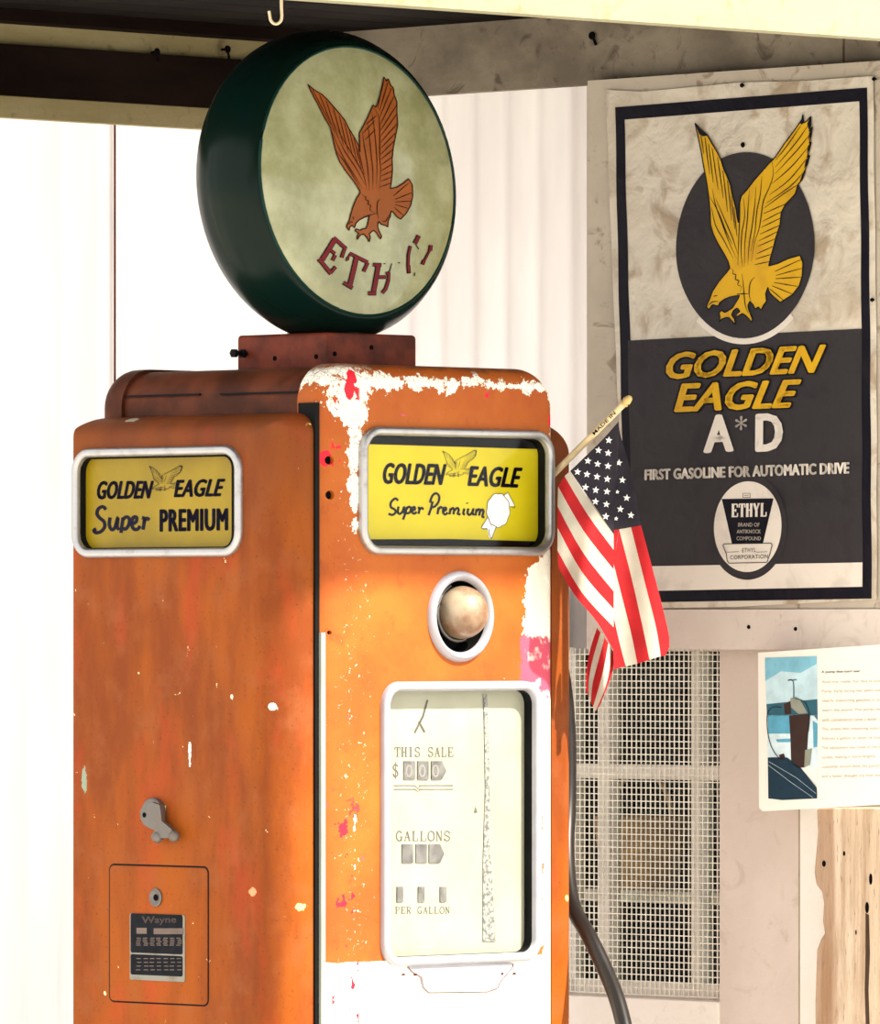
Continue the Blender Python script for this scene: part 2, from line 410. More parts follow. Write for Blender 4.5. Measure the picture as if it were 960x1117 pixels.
M_whitetrim = plain('pale_enamel_frame', (.36, .36, .40), .35, .25, .06, 30)
M_greymetal = metal('grey_cast_metal', (.17, .155, .145), .5, .7)
M_black = plain('black_paint', (.004, .004, .006), .5, var=.2)
M_ink = plain('black_sign_ink', (.008, .007, .02), .5, var=.1)
M_matte_black = plain('matte_black', (.006, .006, .006), .6, var=.2)
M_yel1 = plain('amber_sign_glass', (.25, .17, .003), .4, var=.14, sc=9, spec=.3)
M_yel2 = plain('yellow_sign_glass', (.60, .50, .003), .4, var=.08, sc=9, spec=.3)
M_white = plain('white_ink', (.85, .85, .90), .5, var=.04)
M_hole = plain('dark_hole', (.003, .002, .002), .9, var=.1)

# ------------------------------------------------------------------ boolean cut, applied at once
def cut(o, cutters):
    mods = []; obs = []
    for g in cutters:
        c = g.mk('cutter', M_black, M=WM[o]); obs.append(c)
        m = o.modifiers.new('b', 'BOOLEAN'); m.operation = 'DIFFERENCE'; m.solver = 'EXACT'; m.object = c; mods.append(m)
    # meshes are in the same local frame, so evaluate unparented at the same matrix
    par = o.parent; o.parent = None; o.matrix_basis = WM[o]
    dg = bpy.context.evaluated_depsgraph_get(); dg.update()
    me = bpy.data.meshes.new_from_object(o.evaluated_get(dg))
    for m in mods: o.modifiers.remove(m)
    o.data = me
    if par: o.parent = par; o.matrix_basis = Matrix.Identity(4)
    for c in obs: bpy.data.objects.remove(c)
    for p in me.polygons: p.use_smooth = True
    me.set_sharp_from_angle(angle=math.radians(32))
    return o

# sizes of the openings, from the photograph's rows and columns onto the faces
def rect(fc, x0, y0, x1, y1, o=0.0):
    ym, xm = (y0+y1)/2, (x0+x1)/2
    return fc.px(x0, ym, o)[0], fc.px(x1, ym, o)[0], fc.px(xm, y1, o)[1], fc.px(xm, y0, o)[1]
sgF = rect(FR, 391, 467, 602, 606); sgL = rect(LF, 80.5, 487.5, 265, 608); dlF = rect(FR, 415, 743, 588, 1052)
kn = FR.px(501.5, 672.5); kr = .0625

# front shell with its openings
g = G(); slab(g, FR, 0, W, 0, topz, (.055, .06, .004, .004), (.045, .022, 0, .03), -.05, 0, .026, 10, 14)
front = g.mk('front_panel', M_front, pump, smooth=32)
cuts = []
for r_, rad in ((sgF, .03), (dlF, .03)):
    c = G(); w = .008; c.rings([[FR.pt(a, o, z) for a, z in rrect(r_[0]+w, r_[1]-w, r_[2]+w, r_[3]-w, (rad-w,)*4, 6)] for o in (-.038, .02)]); cuts.append(c)
c = G(); c.lathe(FR, kn[0], kn[1], [(-.04, .054), (.02, .054)], 40); cuts.append(c)
holes = [(359, 502, .0062), (359.5, 540, .0062), (501, 1063, .0), (359, 690, .003)]
for hx, hy, hr in holes:
    if hr:
        a, z = FR.px(hx, hy, -.006); c = G(); c.lathe(FR, a, z, [(-.03, hr), (.02, hr)], 16); cuts.append(c)
cut(front, cuts)
# back of the holes
for hx, hy, hr in holes:
    if hr: g = G(); a, z = FR.px(hx, hy, -.006); g.lathe(FR, a, z, [(-.034, hr*1.02), (-.0095, hr*1.02)], 16); g.mk('screw_hole', M_hole, pump)
g = G(); slab(g, RK, 0, W, 0, topz, (.055, .055, .004, .004), (.022, .022, 0, .03), -.05, 0, .028, 8, 8)
g.mk('rear_panel', M_roofp, pump, smooth=32)
# cabinet: the extruded body between both shells, with the rolled roof
g = G()
rr = rrect(.006, W-.006, 0, topz-.004, (.05, .05, .003, .003), 10)
g.rings([[FR.pt(a, o, z) for a, z in rr] for o in (-.045, -D+.045)])
g.mk('cabinet', M_roofp, pump, smooth=32)
# roof seam
for x0, x1, y in ((135, 218, 432.5), (240, 325, 430)):
    g = G(); a0, z0 = LF.px(x0, y, -E-.006); a1, z1 = LF.px(x1, y, -E-.006); g.box(LF, a0, a1, -E-.008, -E-.005, z0-.0012, z0+.0012); g.mk('roof_seam', M_black, pump)
# side panels
pz = LF.px(200, 452)[1]
a0 = LF.px(79.5, 700)[0] - .0115
g = G(); slab(g, LF, a0, -.015, .06, pz, (.034, .03, .004, .004), (.014, .060, 0, .030), -E+.001, 0, .052, 10, 12)
left_panel = g.mk('side_panel', M_side, pump, smooth=32)
c = G(); w = .006; c.rings([[LF.pt(a, o, z) for a, z in rrect(sgL[0]+w, sgL[1]-w, sgL[2]+w, sgL[3]-w, (.02,)*4, 6)] for o in (-.03, .02)])
cut(left_panel, [c])
g = G(); slab(g, RS, .012, D-.02, .06, RS.px(615, 460)[1], (.045, .045, .004, .004), (.03, .014, 0, .04), 0.001, .058, .05, 8, 8)
g.mk('side_panel', M_side, pump, smooth=32)
# kick base
g = G(); g.box(FR, -.03, W+.03, -D-.02, .02, 0, .055); g.mk('base', M_black, pump)
# pale edge strip and a black bar painting the gap's shade along the front corner
g = G(); zt = FR.px(354, 690)[1]
g.box(FR, .004, .0122, -.014, -.0068, .06, zt); g.mk('edge_strip', plain('chalky_white_edge', (.26, .28, .24), .6, var=.12, sc=12), pump)
g = G(); g.box(FR, -.003, .005, -.045, -.0115, .06, topz-.055); g.mk('gap_shade', M_matte_black, pump)

# ------------------------------------------------------------------ the eagles
def Zm(x0, y0, sc): return lambda p: (x0 + p[0]/sc, y0 + p[1]/sc)
EA_P = [(158,100),(185,130),(215,155),(235,190),(262,235),(278,270),(290,310),(305,345),(318,380),(325,420),(335,455),(345,490),(350,525),(356,550),(358,470),(368,430),(395,400),(425,360),(460,320),(495,280),(520,255),(560,195),(605,135),(640,85),(645,62),(648,100),(662,92),(680,70),(680,110),(672,138),(686,118),(682,155),(672,192),(681,185),(675,215),(662,255),(674,245),(665,285),(650,320),(655,312),(645,350),(622,380),(612,420),(585,450),(570,465),(550,505),(545,560),(525,620),(515,660),(500,710),(492,745),(530,735),(580,712),(632,697),(645,730),(643,790),(630,835),(600,875),(545,910),(515,885),(495,865),(488,842),(478,870),(482,905),(467,925),(458,945),(445,930),(430,940),(420,920),(405,905),(396,925),(402,945),(410,965),(418,985),(415,1000),(403,985),(388,970),(372,960),(357,968),(342,978),(345,962),(360,950),(348,935),(332,945),(322,965),(336,985),(341,1010),(325,995),(310,978),(295,978),(278,985),(267,998),(270,975),(265,958),(275,945),(290,955),(305,948),(325,935),(338,915),(350,895),(358,878),(340,880),(315,885),(290,895),(268,910),(262,925),(250,925),(240,920),(232,922),(225,935),(218,942),(208,930),(212,915),(222,895),(235,860),(265,815),(300,775),(316,755),(308,725),(290,690),(260,640),(240,600),(228,560),(225,500),(218,430),(212,380),(202,320),(195,280),(188,230),(175,170)]
LN_P = [[(185,150),(200,240)],[(205,165),(225,330)],[(222,195),(240,370)],[(238,215),(262,400)],[(262,255),(285,440)],[(285,315),(305,500)],[(305,360),(325,540)],[(322,430),(340,580)],[(335,480),(350,610)],
 [(235,395),(250,470),(280,550),(310,630),(347,712)],[(232,480),(250,560),(290,630),(332,712)],[(222,430),(262,500),(300,590),(330,650)],[(250,440),(290,530),(330,620),(352,690)],
 [(640,105),(575,200),(520,270)],[(668,110),(612,190),(520,300)],[(676,150),(620,220),(520,330)],[(670,205),(590,300),(505,375)],[(664,255),(585,355),(495,425)],[(648,320),(590,385),(482,462)],[(628,375),(560,420),(472,485)],
 [(570,465),(470,510)],[(552,500),(465,545)],[(546,530),(460,572)],[(544,562),(455,602)],[(535,590),(450,632)],[(525,622),(445,657)],[(516,656),(440,690)],[(506,692),(432,715)],[(498,725),(428,740)],
 [(505,265),(512,330),(495,390),(470,450),(460,520),(450,580),(430,640),(414,725)],[(435,390),(430,470),(420,560),(405,650),(398,745)],[(405,400),(400,480),(395,560),(385,650),(382,750)],[(378,440),(385,520),(372,600),(368,690),(374,750)],[(460,340),(455,420),(440,500),(432,590),(412,680)],
 [(362,430),(362,520),(358,620),(352,740)],
 [(320,755),(330,765),(328,780),(342,785),(340,805),(355,812),(350,830),(366,838),(360,862)],[(428,795),(408,820),(402,870),(410,905)],[(370,780),(378,860),(384,920),(400,960)],
 [(520,770),(640,715)],[(525,788),(644,755)],[(523,803),(643,795)],[(515,820),(625,838)],[(507,835),(600,872)],[(498,850),(562,902)],[(240,882),(258,878)],[(215,925),(235,908),(262,905)],[(345,872),(400,870)]]
TIP_P = [[(158,98),(186,128),(214,158),(196,160),(178,150)],[(645,60),(649,100),(640,108),(632,100)],[(680,68),(681,108),(670,130),(664,104)],[(686,116),(682,155),(668,180),(672,145)],[(680,184),(674,215),(660,240),(666,205)],[(674,244),(664,285),(650,305),(656,270)],[(655,310),(645,350),(628,372),(640,335)]]
EA_G = [(83,118),(120,150),(165,175),(200,210),(235,250),(270,290),(300,330),(325,380),(350,420),(378,470),(386,510),(382,400),(400,370),(430,310),(462,238),(480,250),(500,190),(525,75),(540,100),(550,85),(565,125),(578,135),(585,180),(600,220),(600,280),(605,350),(592,420),(580,480),(572,550),(575,610),(570,670),(562,722),(600,715),(640,690),(668,665),(690,700),(692,770),(680,820),(655,865),(622,900),(600,885),(580,860),(566,852),(562,885),(550,910),(548,945),(530,935),(510,930),(494,912),(489,930),(490,950),(500,975),(512,1000),(505,1015),(495,1000),(480,975),(465,965),(450,975),(440,985),(446,1005),(440,1032),(427,1005),(405,985),(385,995),(370,1018),(371,995),(380,982),(358,968),(365,955),(385,965),(405,955),(420,955),(430,935),(440,880),(410,890),(380,905),(362,925),(354,950),(340,935),(328,945),(322,965),(308,945),(312,930),(325,905),(330,880),(345,830),(365,780),(386,750),(385,735),(350,680),(310,630),(270,570),(250,520),(235,460),(215,370),(180,310),(150,250),(115,185)]
LN_G = [[(110,150),(215,350)],[(150,175),(240,400)],[(190,215),(260,430)],[(230,255),(290,470)],[(265,300),(320,520)],[(295,340),(345,540)],[(325,390),(370,570)],[(350,430),(395,610)],[(375,490),(410,640)],
 [(225,400),(260,480),(300,560),(350,640),(400,720)],[(245,500),(290,560),(340,640),(390,725)],[(260,430),(300,510),(360,600),(415,700)],[(240,350),(290,440),(350,540),(405,640),(425,730)],
 [(525,100),(500,200),(490,260)],[(548,105),(500,270)],[(568,140),(500,310)],[(582,190),(505,350)],[(598,240),(505,385)],[(600,290),(505,420)],[(603,345),(505,455)],[(592,400),(505,490)],[(585,445),(505,525)],[(578,495),(505,555)],[(572,540),(508,585)],[(573,580),(508,620)],[(574,620),(508,650)],[(570,655),(508,680)],[(566,690),(505,712)],
 [(465,250),(495,310),(500,400),(500,520),(505,620),(500,725)],[(430,340),(440,420),(450,520),(460,620),(460,735)],[(400,390),(410,470),(425,560),(435,650),(440,735)],[(455,280),(468,370),(478,470),(485,580),(482,700)],[(470,330),(405,400)],[(475,380),(415,440)],[(480,300),(420,350)],
 [(400,750),(405,765),(420,770),(418,785),(435,795),(432,812),(448,820),(445,845),(462,858),(480,862)],[(505,785),(488,800),(485,850),(492,900)],[(380,905),(430,880),(490,865)],
 [(580,765),(668,690)],[(590,785),(690,745)],[(592,800),(688,795)],[(590,815),(672,840)],[(585,832),(640,880)],[(345,885),(350,905)],[(318,930),(335,915),(345,920)],[(560,870),(545,895),(530,915),(510,905)]]
def draw_eagle(fc, o, mp, outl, lines, wid, fill=None, ink=None, parent=None, curve=None, split=None, tips=None, names=('eagle_emblem', 'eagle_lines')):
    q = lambda p: fc.px(*mp(p), o)
    if fill:
        g = G(); g.flat(fc, [q(p) for p in outl], o, curve, split); em = g.mk(names[0], fill, parent)
    g = G(); loop = outl + [outl[0]]
    # outline as short bars, feather lines as tapered ribbons
    P = [mp(p) for p in loop]
    for i in range(len(P)-1):
        g.ribf(fc, [fc.px(*p, o) for p in ribbon([P[i], P[i+1]], wid*1.1)], o + .0005, curve, split)
    for l in lines:
        pl = spline([mp(p) for p in l], 4) if len(l) > 2 else [mp(l[0]), mp(((l[0][0]+l[1][0])/2, (l[0][1]+l[1][1])/2)), mp(l[1])]
        g.ribf(fc, [fc.px(*p, o) for p in ribbon(pl, wid*.95, True)], o + .0006, curve, split)
    for t in (tips or []): g.flat(fc, [q(p) for p in t], o + .0006, curve, split)
    g.mk(names[1], ink, parent)

# ------------------------------------------------------------------ sign panels on the pump
def glass_mat(name, tint=(.9, .95, .9), refl=.10):
    m = bpy.data.materials.new(name); m.use_nodes = True; nt = m.node_tree; nt.nodes.clear()
    o = nt.nodes.new('ShaderNodeOutputMaterial'); tr = nt.nodes.new('ShaderNodeBsdfTransparent'); gl = nt.nodes.new('ShaderNodeBsdfGlossy')
    lw = nt.nodes.new('ShaderNodeLayerWeight'); lw.inputs[0].default_value = .5; pw = nt.nodes.new('ShaderNodeMath'); pw.operation = 'POWER'; pw.inputs[1].default_value = 5; fr = nt.nodes.new('ShaderNodeMath'); fr.operation = 'MULTIPLY_ADD'; fr.inputs[1].default_value = .9; fr.inputs[2].default_value = .012; nt.links.new(lw.outputs['Facing'], pw.inputs[0]); nt.links.new(pw.outputs[0], fr.inputs[0]); mx = nt.nodes.new('ShaderNodeMixShader')
    tr.inputs[0].default_value = (*tint, 1); gl.inputs['Roughness'].default_value = .05
    nt.links.new(fr.outputs[0], mx.inputs[0]); nt.links.new(tr.outputs[0], mx.inputs[1]); nt.links.new(gl.outputs[0], mx.inputs[2]); nt.links.new(mx.outputs[0], o.inputs[0])
    return m
M_glass = glass_mat('clear_glass', (.98, .98, .97))
# front sign
g = G(); bezel(g, FR, *sgF, .036, .0125, .010, .001); fs = g.mk('sign_frame', M_chrome, pump, smooth=40, label='chrome frame around the yellow front sign')
reveal(FR, sgF, .0125, .036, .0165, fs)
w = .010; o = -.015
g = G(); g.rings([[FR.pt(a, oo, z) for a, z in rrect(sgF[0]+w, sgF[1]-w, sgF[2]+w, sgF[3]-w, (.02,)*4, 6)] for oo in (-.020, -.016)]); g.mk('sign_backing', M_black, fs)
q = [FR.px(404, 484, o), FR.px(594, 491, o), FR.px(594, 590, o), FR.px(404, 590, o)]
zt0 = FR.px(404, 484.5, o)[1]; zt1 = FR.px(588, 490, o)[1]; zb = FR.px(500, 589.5, o)[1]; al = sgF[0]+.0125; ar = FR.px(587.5, 540, o)[0]
g = G(); g.extrude(FR, [(al, zt0), (ar, zt1), (ar, zb), ((al+ar)/2, zb+.002), (al, zb)], -.017, o); g.mk('sign_glass', M_yel2, fs, label='yellow glass sign')
zm = Zm(400, 475, 4.8); o = -.0146
g = G()
put_text(g, FR, o, 'GOLDEN', tuple(zm(p) for p in ((84,142),(420,148),(408,262),(84,255))), .25, .048, 1.05)
put_text(g, FR, o, 'EAGLE', tuple(zm(p) for p in ((527,158),(818,167),(806,276),(527,266))), .25, .048, 1.05)
SC_F = [[(165,342),(150,330),(128,350),(127,375),(147,388),(152,402),(136,416),(114,410)],[(167,372),(163,400),(173,411),(188,398),(196,374),(194,400),(201,409)],[(211,374),(201,412),(190,441)],[(206,388),(222,373),(232,386),(222,406),(204,406)],[(236,396),(252,387),(250,375),(239,380),(237,399),(248,410),(262,400)],[(268,376),(277,384),(271,411)],[(274,393),(287,379),(298,388)],
 [(346,345),(336,385),(324,418)],[(331,352),(344,316),(364,303),(380,320),(375,350),(356,372),(342,376)],[(377,377),(371,413)],[(373,393),(386,375),(396,381)],[(401,398),(416,388),(413,378),(402,383),(401,404),(412,414),(425,403)],[(440,381),(433,414)],[(435,397),(450,380),(458,390),(454,414)],[(456,397),(474,380),(482,390),(477,410),(492,413)],[(512,382),(506,408),(515,415)],[(525,352),(527,358)],[(533,382),(528,405),(538,416),(552,403),(559,382),(555,408),(563,416)],[(576,384),(569,420)],[(572,402),(585,386),(593,396),(588,420)],[(590,404),(604,388),(612,398),(606,424),(617,428)]]
for st in SC_F: g.ribf(FR, [FR.px(*p, o) for p in ribbon([zm(p) for p in spline(st, 5)], 2.6)], o)
g.mk('lettering', M_ink, fs)
bx_ = lambda zf, x0, y0, x1, y1: (lambda p: zf((x0 + (p[0]-158)/(686-158)*(x1-x0), y0 + (p[1]-62)/(1010-62)*(y1-y0))))
draw_eagle(FR, o, bx_(zm, 395, 75, 575, 218), EA_P, LN_P[::2], .45, None, M_ink, fs, tips=TIP_P)
g = G()   # ribbon rosette
ros = [(627+0,390)]
cx, cy, rx, ry = 688, 392, 60, 88
pts = [(cx + rx*(1+.035*math.sin(9*t))*math.cos(t), cy + ry*(1+.035*math.sin(9*t))*math.sin(t)) for t in [2*PI*k/48 for k in range(48)]]
g.flat(FR, [FR.px(*zm(p), o) for p in pts], o+.0004)
for poly in ([(712,318),(738,298),(775,368),(748,372)], [(632,430),(598,485),(632,492),(640,535),(655,540),(678,475),(650,470)]):
    g.flat(FR, [FR.px(*zm(p), o) for p in poly], o+.0002)
g.mk('ribbon_emblem', M_white, fs)
g = G()
for l in (pts + [pts[0]], [(712,318),(738,298),(775,368),(773,380),(748,372)], [(632,430),(598,485),(632,492)], [(640,490),(640,515),(652,542),(678,475)], [(608,492),(630,485)]):
    P = [zm(p) for p in l]
    for i in range(len(P)-1): g.ribf(FR, [FR.px(*p, o) for p in ribbon([P[i], P[i+1]], .55)], o+.0006)
g.mk('ribbon_lines', M_ink, fs)
g = G(); g.box(FR, sgF[0]+.012, sgF[1]-.012, -.0105, -.009, sgF[2]+.012, sgF[3]-.012); g.mk('cover_glass', M_glass, fs)
# side sign
g = G(); bezel(g, LF, *sgL, .034, .0125, .008, .001); ls = g.mk('sign_frame', M_chrome, pump, smooth=40, label='chrome frame around the amber side sign')
reveal(LF, sgL, .0125, .034, .0125, ls); w = .010
g = G(); g.rings([[LF.pt(a, oo, z) for a, z in rrect(sgL[0]+w, sgL[1]-w, sgL[2]+w, sgL[3]-w, (.02,)*4, 6)] for oo in (-.017, -.0125)]); g.mk('sign_backing', M_black, ls)
o = -.0115
g = G(); r_ = rect(LF, 92.5, 499.5, 252.5, 597, o)
g.rings([[LF.pt(a, oo, z) for a, z in rrect(*r_, (.012, .016, .016, .014), 6)] for oo in (-.0125, o)]); g.mk('sign_glass', M_yel1, ls, label='amber yellow glass sign')
zm = Zm(85, 490, 5.333); o = -.011
g = G()
put_text(g, LF, o, 'GOLDEN', tuple(zm(p) for p in ((110,185),(442,182),(430,288),(110,293))), .25, .048, 1.05)
put_text(g, LF, o, 'EAGLE', tuple(zm(p) for p in ((557,178),(858,170),(845,275),(557,281))), .25, .048, 1.05)
put_text(g, LF, o, 'PREMIUM', tuple(zm(p) for p in ((474,350),(874,343),(874,474),(474,482))), 0, .045, 1.12)
for st in ([(162,352),(146,335),(120,345),(110,375),(126,400),(150,420),(155,450),(135,478),(105,486),(92,472),(106,464)],[(186,397),(182,440),(196,468),(215,455),(232,397),(228,450),(240,468)],[(262,397),(256,440),(250,487)],[(258,412),(280,394),(298,405),(295,440),(275,465),(256,457)],[(312,437),(338,422),(340,397),(322,397),(312,430),(322,462),(345,466),(362,447)],[(372,398),(386,408),(378,468)],[(382,428),(398,402),(415,412)]):
    g.ribf(LF, [LF.px(*p, o) for p in ribbon([zm(p) for p in spline(st, 5)], 3.7)], o)
g.mk('lettering', M_ink, ls)
draw_eagle(LF, o, bx_(zm, 415, 93, 607, 243), EA_P, LN_P[::2], .45, None, M_ink, ls, tips=TIP_P)

# ------------------------------------------------------------------ sight glass
g = G(); g.lathe(FR, kn[0], kn[1], [(-.012, .0635), (.001, .0635), (.007, .061), (.010, .057), (.008, .053), (.003, .050), (.001, .0495)], 48, False, False)
sg = g.mk('sight_glass_ring', M_whitetrim, pump, smooth=40, label='round pale metal ring')
g = G(); g.lathe(FR, kn[0], kn[1], [(.0015, .0492), (-.036, .0492)], 40, False, False); g.mk('dark_reveal', M_matte_black, sg, smooth=40)
g = G(); g.lathe(FR, kn[0], kn[1], [(-.0375, .0535), (-.032, .0535)], 40); g.mk('recess_back', M_black, sg)
bc = FR.px(506, 668, .0); R = .037
t = MT('grimy_bulb_glass', (.42, .30, .19), .3, 0, coat=.35); n = t.noise(14, 5, .6); n2 = t.noise(50, 5)
t.base(t.mix(t.step(n, .35, .65), (.36, .28, .19), (.15, .06, .02))); t.rough(t.op('ADD', .3, t.op('MULTIPLY', n2, .3)))
g = G(); g.lathe(FR, bc[0], bc[1], [(-.004 + R*math.cos(th), max(.0004, R*math.sin(th))) for th in [PI*k/20 for k in range(18)]] + [(-.034, .016)], 40); g.mk('sight_bulb', t.m, sg, smooth=60, label='grimy tan glass ball')
g = G()
g.tube([FR.pt(bc[0] + .0395*math.cos(t_), -.012+.0*t_, bc[1] + .0395*math.sin(t_)) for t_ in [PI*.62 + PI*1.0*k/20 for k in range(21)]], .0028, 8); g.mk('bulb_clip', M_greymetal, sg, smooth=60)

# ------------------------------------------------------------------ dial
g = G(); bezel(g, FR, *dlF, .033, .0135, .010, .001); dl = g.mk('dial_frame', M_whitetrim, pump, smooth=40, label='rounded pale frame of the price window')
reveal(FR, dlF, .0135, .033, .0165, dl)
t = MT('ivory_dial_face', (.80, .80, .68), .5); X, Y, Z = t.xyz(); n = t.noise(7, 5, .6); n2 = t.noise(60, 5, .7)
c = t.mix(t.step(n, .3, .7), (.39, .39, .31), (.31, .31, .23)); c = t.mix(t.op('MULTIPLY', t.step(n2, .58, .7), .35), c, (.35, .34, .26))
t.base(c); o = -.016
g = G(); w = .011; g.rings([[FR.pt(a, oo, z) for a, z in rrect(dlF[0]+w, dlF[1]-w, dlF[2]+w, dlF[3]-w, (.02,)*4, 6)] for oo in (-.022, o)]); g.mk('dial_plate', t.m, dl, label='ivory dial plate')
o = -.0155
M_dink = plain('faded_grey_ink', (.10, .09, .075), .7, var=.2); M_wheel = plain('grey_number_wheel', (.13, .125, .125), .6, var=.35, sc=60)
M_cream = plain('pale_slit', (.22, .21, .20), .6, var=.05)
zm = Zm(410, 740, 3.19)
g = G(); B = lambda x0, y0, x1, y1: tuple(zm(p) for p in ((x0,y0),(x1,y0),(x1,y1),(x0,y1)))
put_serif(g, FR, o, 'THIS SALE', B(66, 240, 270, 272), .14)
put_serif(g, FR, o, '$', B(58, 293, 80, 347), .10)
put_serif(g, FR, o, 'GALLONS', B(70, 532, 260, 565), .14)
put_serif(g, FR, o, 'PER GALLON', B(68, 795, 258, 818), .14)
for yy in (373, 386):
    for x0, x1 in ((62, 138), (150, 270)): g.flat(FR, [FR.px(*zm(p), o) for p in ((x0,yy-1.5),(x1,yy-1.5),(x1,yy+1.5),(x0,yy+1.5))], o)
for l in ([(136,373),(146,385),(156,373)], [(136,386),(146,394),(156,386)]): g.ribf(FR, [FR.px(*zm(p), o) for p in ribbon(l, 3)], o)
g.flat(FR, [FR.px(*zm(p), o) for p in ((340,468),(347,445),(354,468))], o)
for l in ([(180,75),(165,130),(135,190)], [(150,150),(170,188)]): g.ribf(FR, [FR.px(*p, o) for p in ribbon([zm(p) for p in l], 2.2)], o)
g.mk('lettering', M_dink, dl)
def wheel(poly, digit=None, q=None):
    g = G(); g.extrude(FR, [FR.px(*zm(p), o) for p in poly], o, o+.0012); wl = g.mk('number_window', M_wheel, dl)
for x0, x1, arrow in ((96,135,0),(144,182,0),(192,228,1)):
    wheel([(x0,288),(x1,288)] + ([(244,322)] if arrow else []) + [(x1,352),(x0,352)])
for x0, x1, arrow in ((90,128,0),(138,176,0),(184,222,1)):
    wheel([(x0,577),(x1,577)] + ([(237,610)] if arrow else []) + [(x1,642),(x0,642)])
for x0 in (72, 146, 222): wheel([(x0,725),(x0+22,725),(x0+22,778),(x0,778)])
g = G()
for x0, y0 in ((116,322),(162,322),(208,322)):
    put_text(g, FR, o+.0014, '0', tuple(zm(p) for p in ((x0-12,y0-22),(x0+12,y0-22),(x0+12,y0+22),(x0-12,y0+22))))
g.mk('number_digit', M_cream, dl)
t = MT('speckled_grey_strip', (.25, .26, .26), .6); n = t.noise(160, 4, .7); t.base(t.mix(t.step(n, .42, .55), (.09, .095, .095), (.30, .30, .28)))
g = G(); g.extrude(FR, [FR.px(*zm(p), o) for p in ((372,55),(386,55),(393,300),(400,640),(416,915),(372,915),(372,640),(380,380),(376,150))], o, o+.001); g.mk('shadow_gap_strip', t.m, dl, label='grey strip painted for the shadowed gap beside the dial plate')  # shadow of the gap beside the dial plate, painted as a grey strip
t = MT('lower_white', (.8, .8, .72), .5)
g = G(); g.box(FR, dlF[0]+.012, dlF[1]-.012, -.009, -.0075, dlF[2]+.012, dlF[3]-.012); g.mk('cover_glass', M_glass, dl)
# stepped plate below the dial
g = G(); zp = [(444,1051),(444,1056),(449,1061),(458,1066),(460,1077),(466,1083),(530,1082),(541,1078),(545,1070),(552,1062),(557,1056),(558,1051)]
P = [FR.px(*p, 0) for p in zp]; g.extrude(FR, P, 0, .003)
pl = g.mk('name_tab', M_whitetrim, pump, label='small stepped pale plate below the dial')
g = G()
for i in range(0, len(zp)-1): g.ribf(FR, [FR.px(*p, 0) for p in ribbon([zp[i], zp[i+1]], .8)], .0006+.003)
g.mk('tab_outline', M_roofp, pl)
for x, y in ((439,1063),(452,1063),(546,1062),(560,1062)):
    g = G(); a, z = FR.px(x, y); g.lathe(FR, a, z, [(0, .0018), (.0045, .0015)], 8); g.mk('tab_screw', M_roofp, pl)

# ------------------------------------------------------------------ access door, lock, nameplate, latch
r_ = rect(LF, 120, 945, 227, 1094)
g = G(); bezel(g, LF, r_[0]-.002, r_[1]+.002, r_[2]-.002, r_[3]+.002, .010, .0032, .0007, 0, 5, 4); g.mk('door_gap', M_black, pump)
M_door = M_side
g = G(); slab(g, LF, *r_, (.008,)*4, (.002,)*4, -.003, .0016, .002, 5, 4); ad = g.mk('access_door', M_door, pump, smooth=32, label='small rectangular door with lock')
a, z = LF.px(171.5, 979); g = G()
g.lathe(LF, a, z, [(.001, .0125), (.004, .0125), (.005, .010), (.0035, .008), (.0035, .0005)], 24); g.mk('lock', M_greymetal, ad, smooth=40)
g = G(); g.lathe(LF, a+.001, z, [(.0036, .0045), (.0042, .0045)], 12); g.mk('keyhole', M_hole, ad)
g = G(); r_ = rect(LF, 143, 997, 203, 1070); slab(g, LF, *r_, (.003,)*4, (.0005,)*4, .001, .0028, .0005, 3, 2); g.mk('nameplate', metal('worn_aluminium', (.25, .24, .21), .45, .8), ad)
zm = Zm(130, 860, 4.654); o = .0030
g = G()
for b in ((66,638,330,838), (66,846,330,950)):
    g.extrude(LF, rrect(*rect(LF, *zm(b[:2]), *zm(b[2:])), (.003,)*4, 3), .0025, o)
g.mk('nameplate_enamel', plain('black_blue_enamel', (.006, .007, .011), .5, var=.4, sc=60), ad)
g = G(); o = .0033
put_text(g, LF, o, 'Wayne', tuple(zm(p) for p in ((115,650),(290,648),(290,692),(115,696))), 0, .03)
for b in ((88,708,140,738), (175,710,325,740)): g.flat(LF, [LF.px(*zm(p), o) for p in ((b[0],b[1]),(b[2],b[1]),(b[2],b[3]),(b[0],b[3]))], o)
for i in range(9):
    yy = 758 + i*9 if i < 5 else 862 + (i-5)*19
    for k in range(7):
        x0 = 85 + k*34 + random.random()*8
        g.flat(LF, [LF.px(*zm(p), o) for p in ((x0,yy),(x0+22,yy),(x0+22,yy+4),(x0,yy+4))], o)
g.mk('lettering', plain('brown_plate_text', (.14, .10, .085), .5, var=.2), ad)
a, z = LF.px(170, 886); g = G()
g.lathe(LF, a, z, [(-.002, .020), (.008, .020), (.010, .018), (.0101, .001)], 28); lt = g.mk('latch_boss', M_greymetal, pump, smooth=40)
g = G(); zm = Zm(130, 860, 4.654); oo = .016
arm = [(105,115),(125,82),(165,70),(205,85),(212,130),(215,165),(262,205),(275,222),(290,235),(285,262),(262,268),(250,252),(210,252),(195,268),(172,268),(160,245),(172,225),(182,212),(160,205),(125,185),(108,155)]
g.extrude(LF, [LF.px(*zm(p), oo) for p in arm], .009, oo); g.mk('latch_arm', M_greymetal, lt)
g = G(); a, z = LF.px(*zm((128,135)), oo); g.lathe(LF, a, z, [(oo-.001, .0035), (oo+.0006, .0035)], 12); g.mk('latch_hole', M_hole, lt)
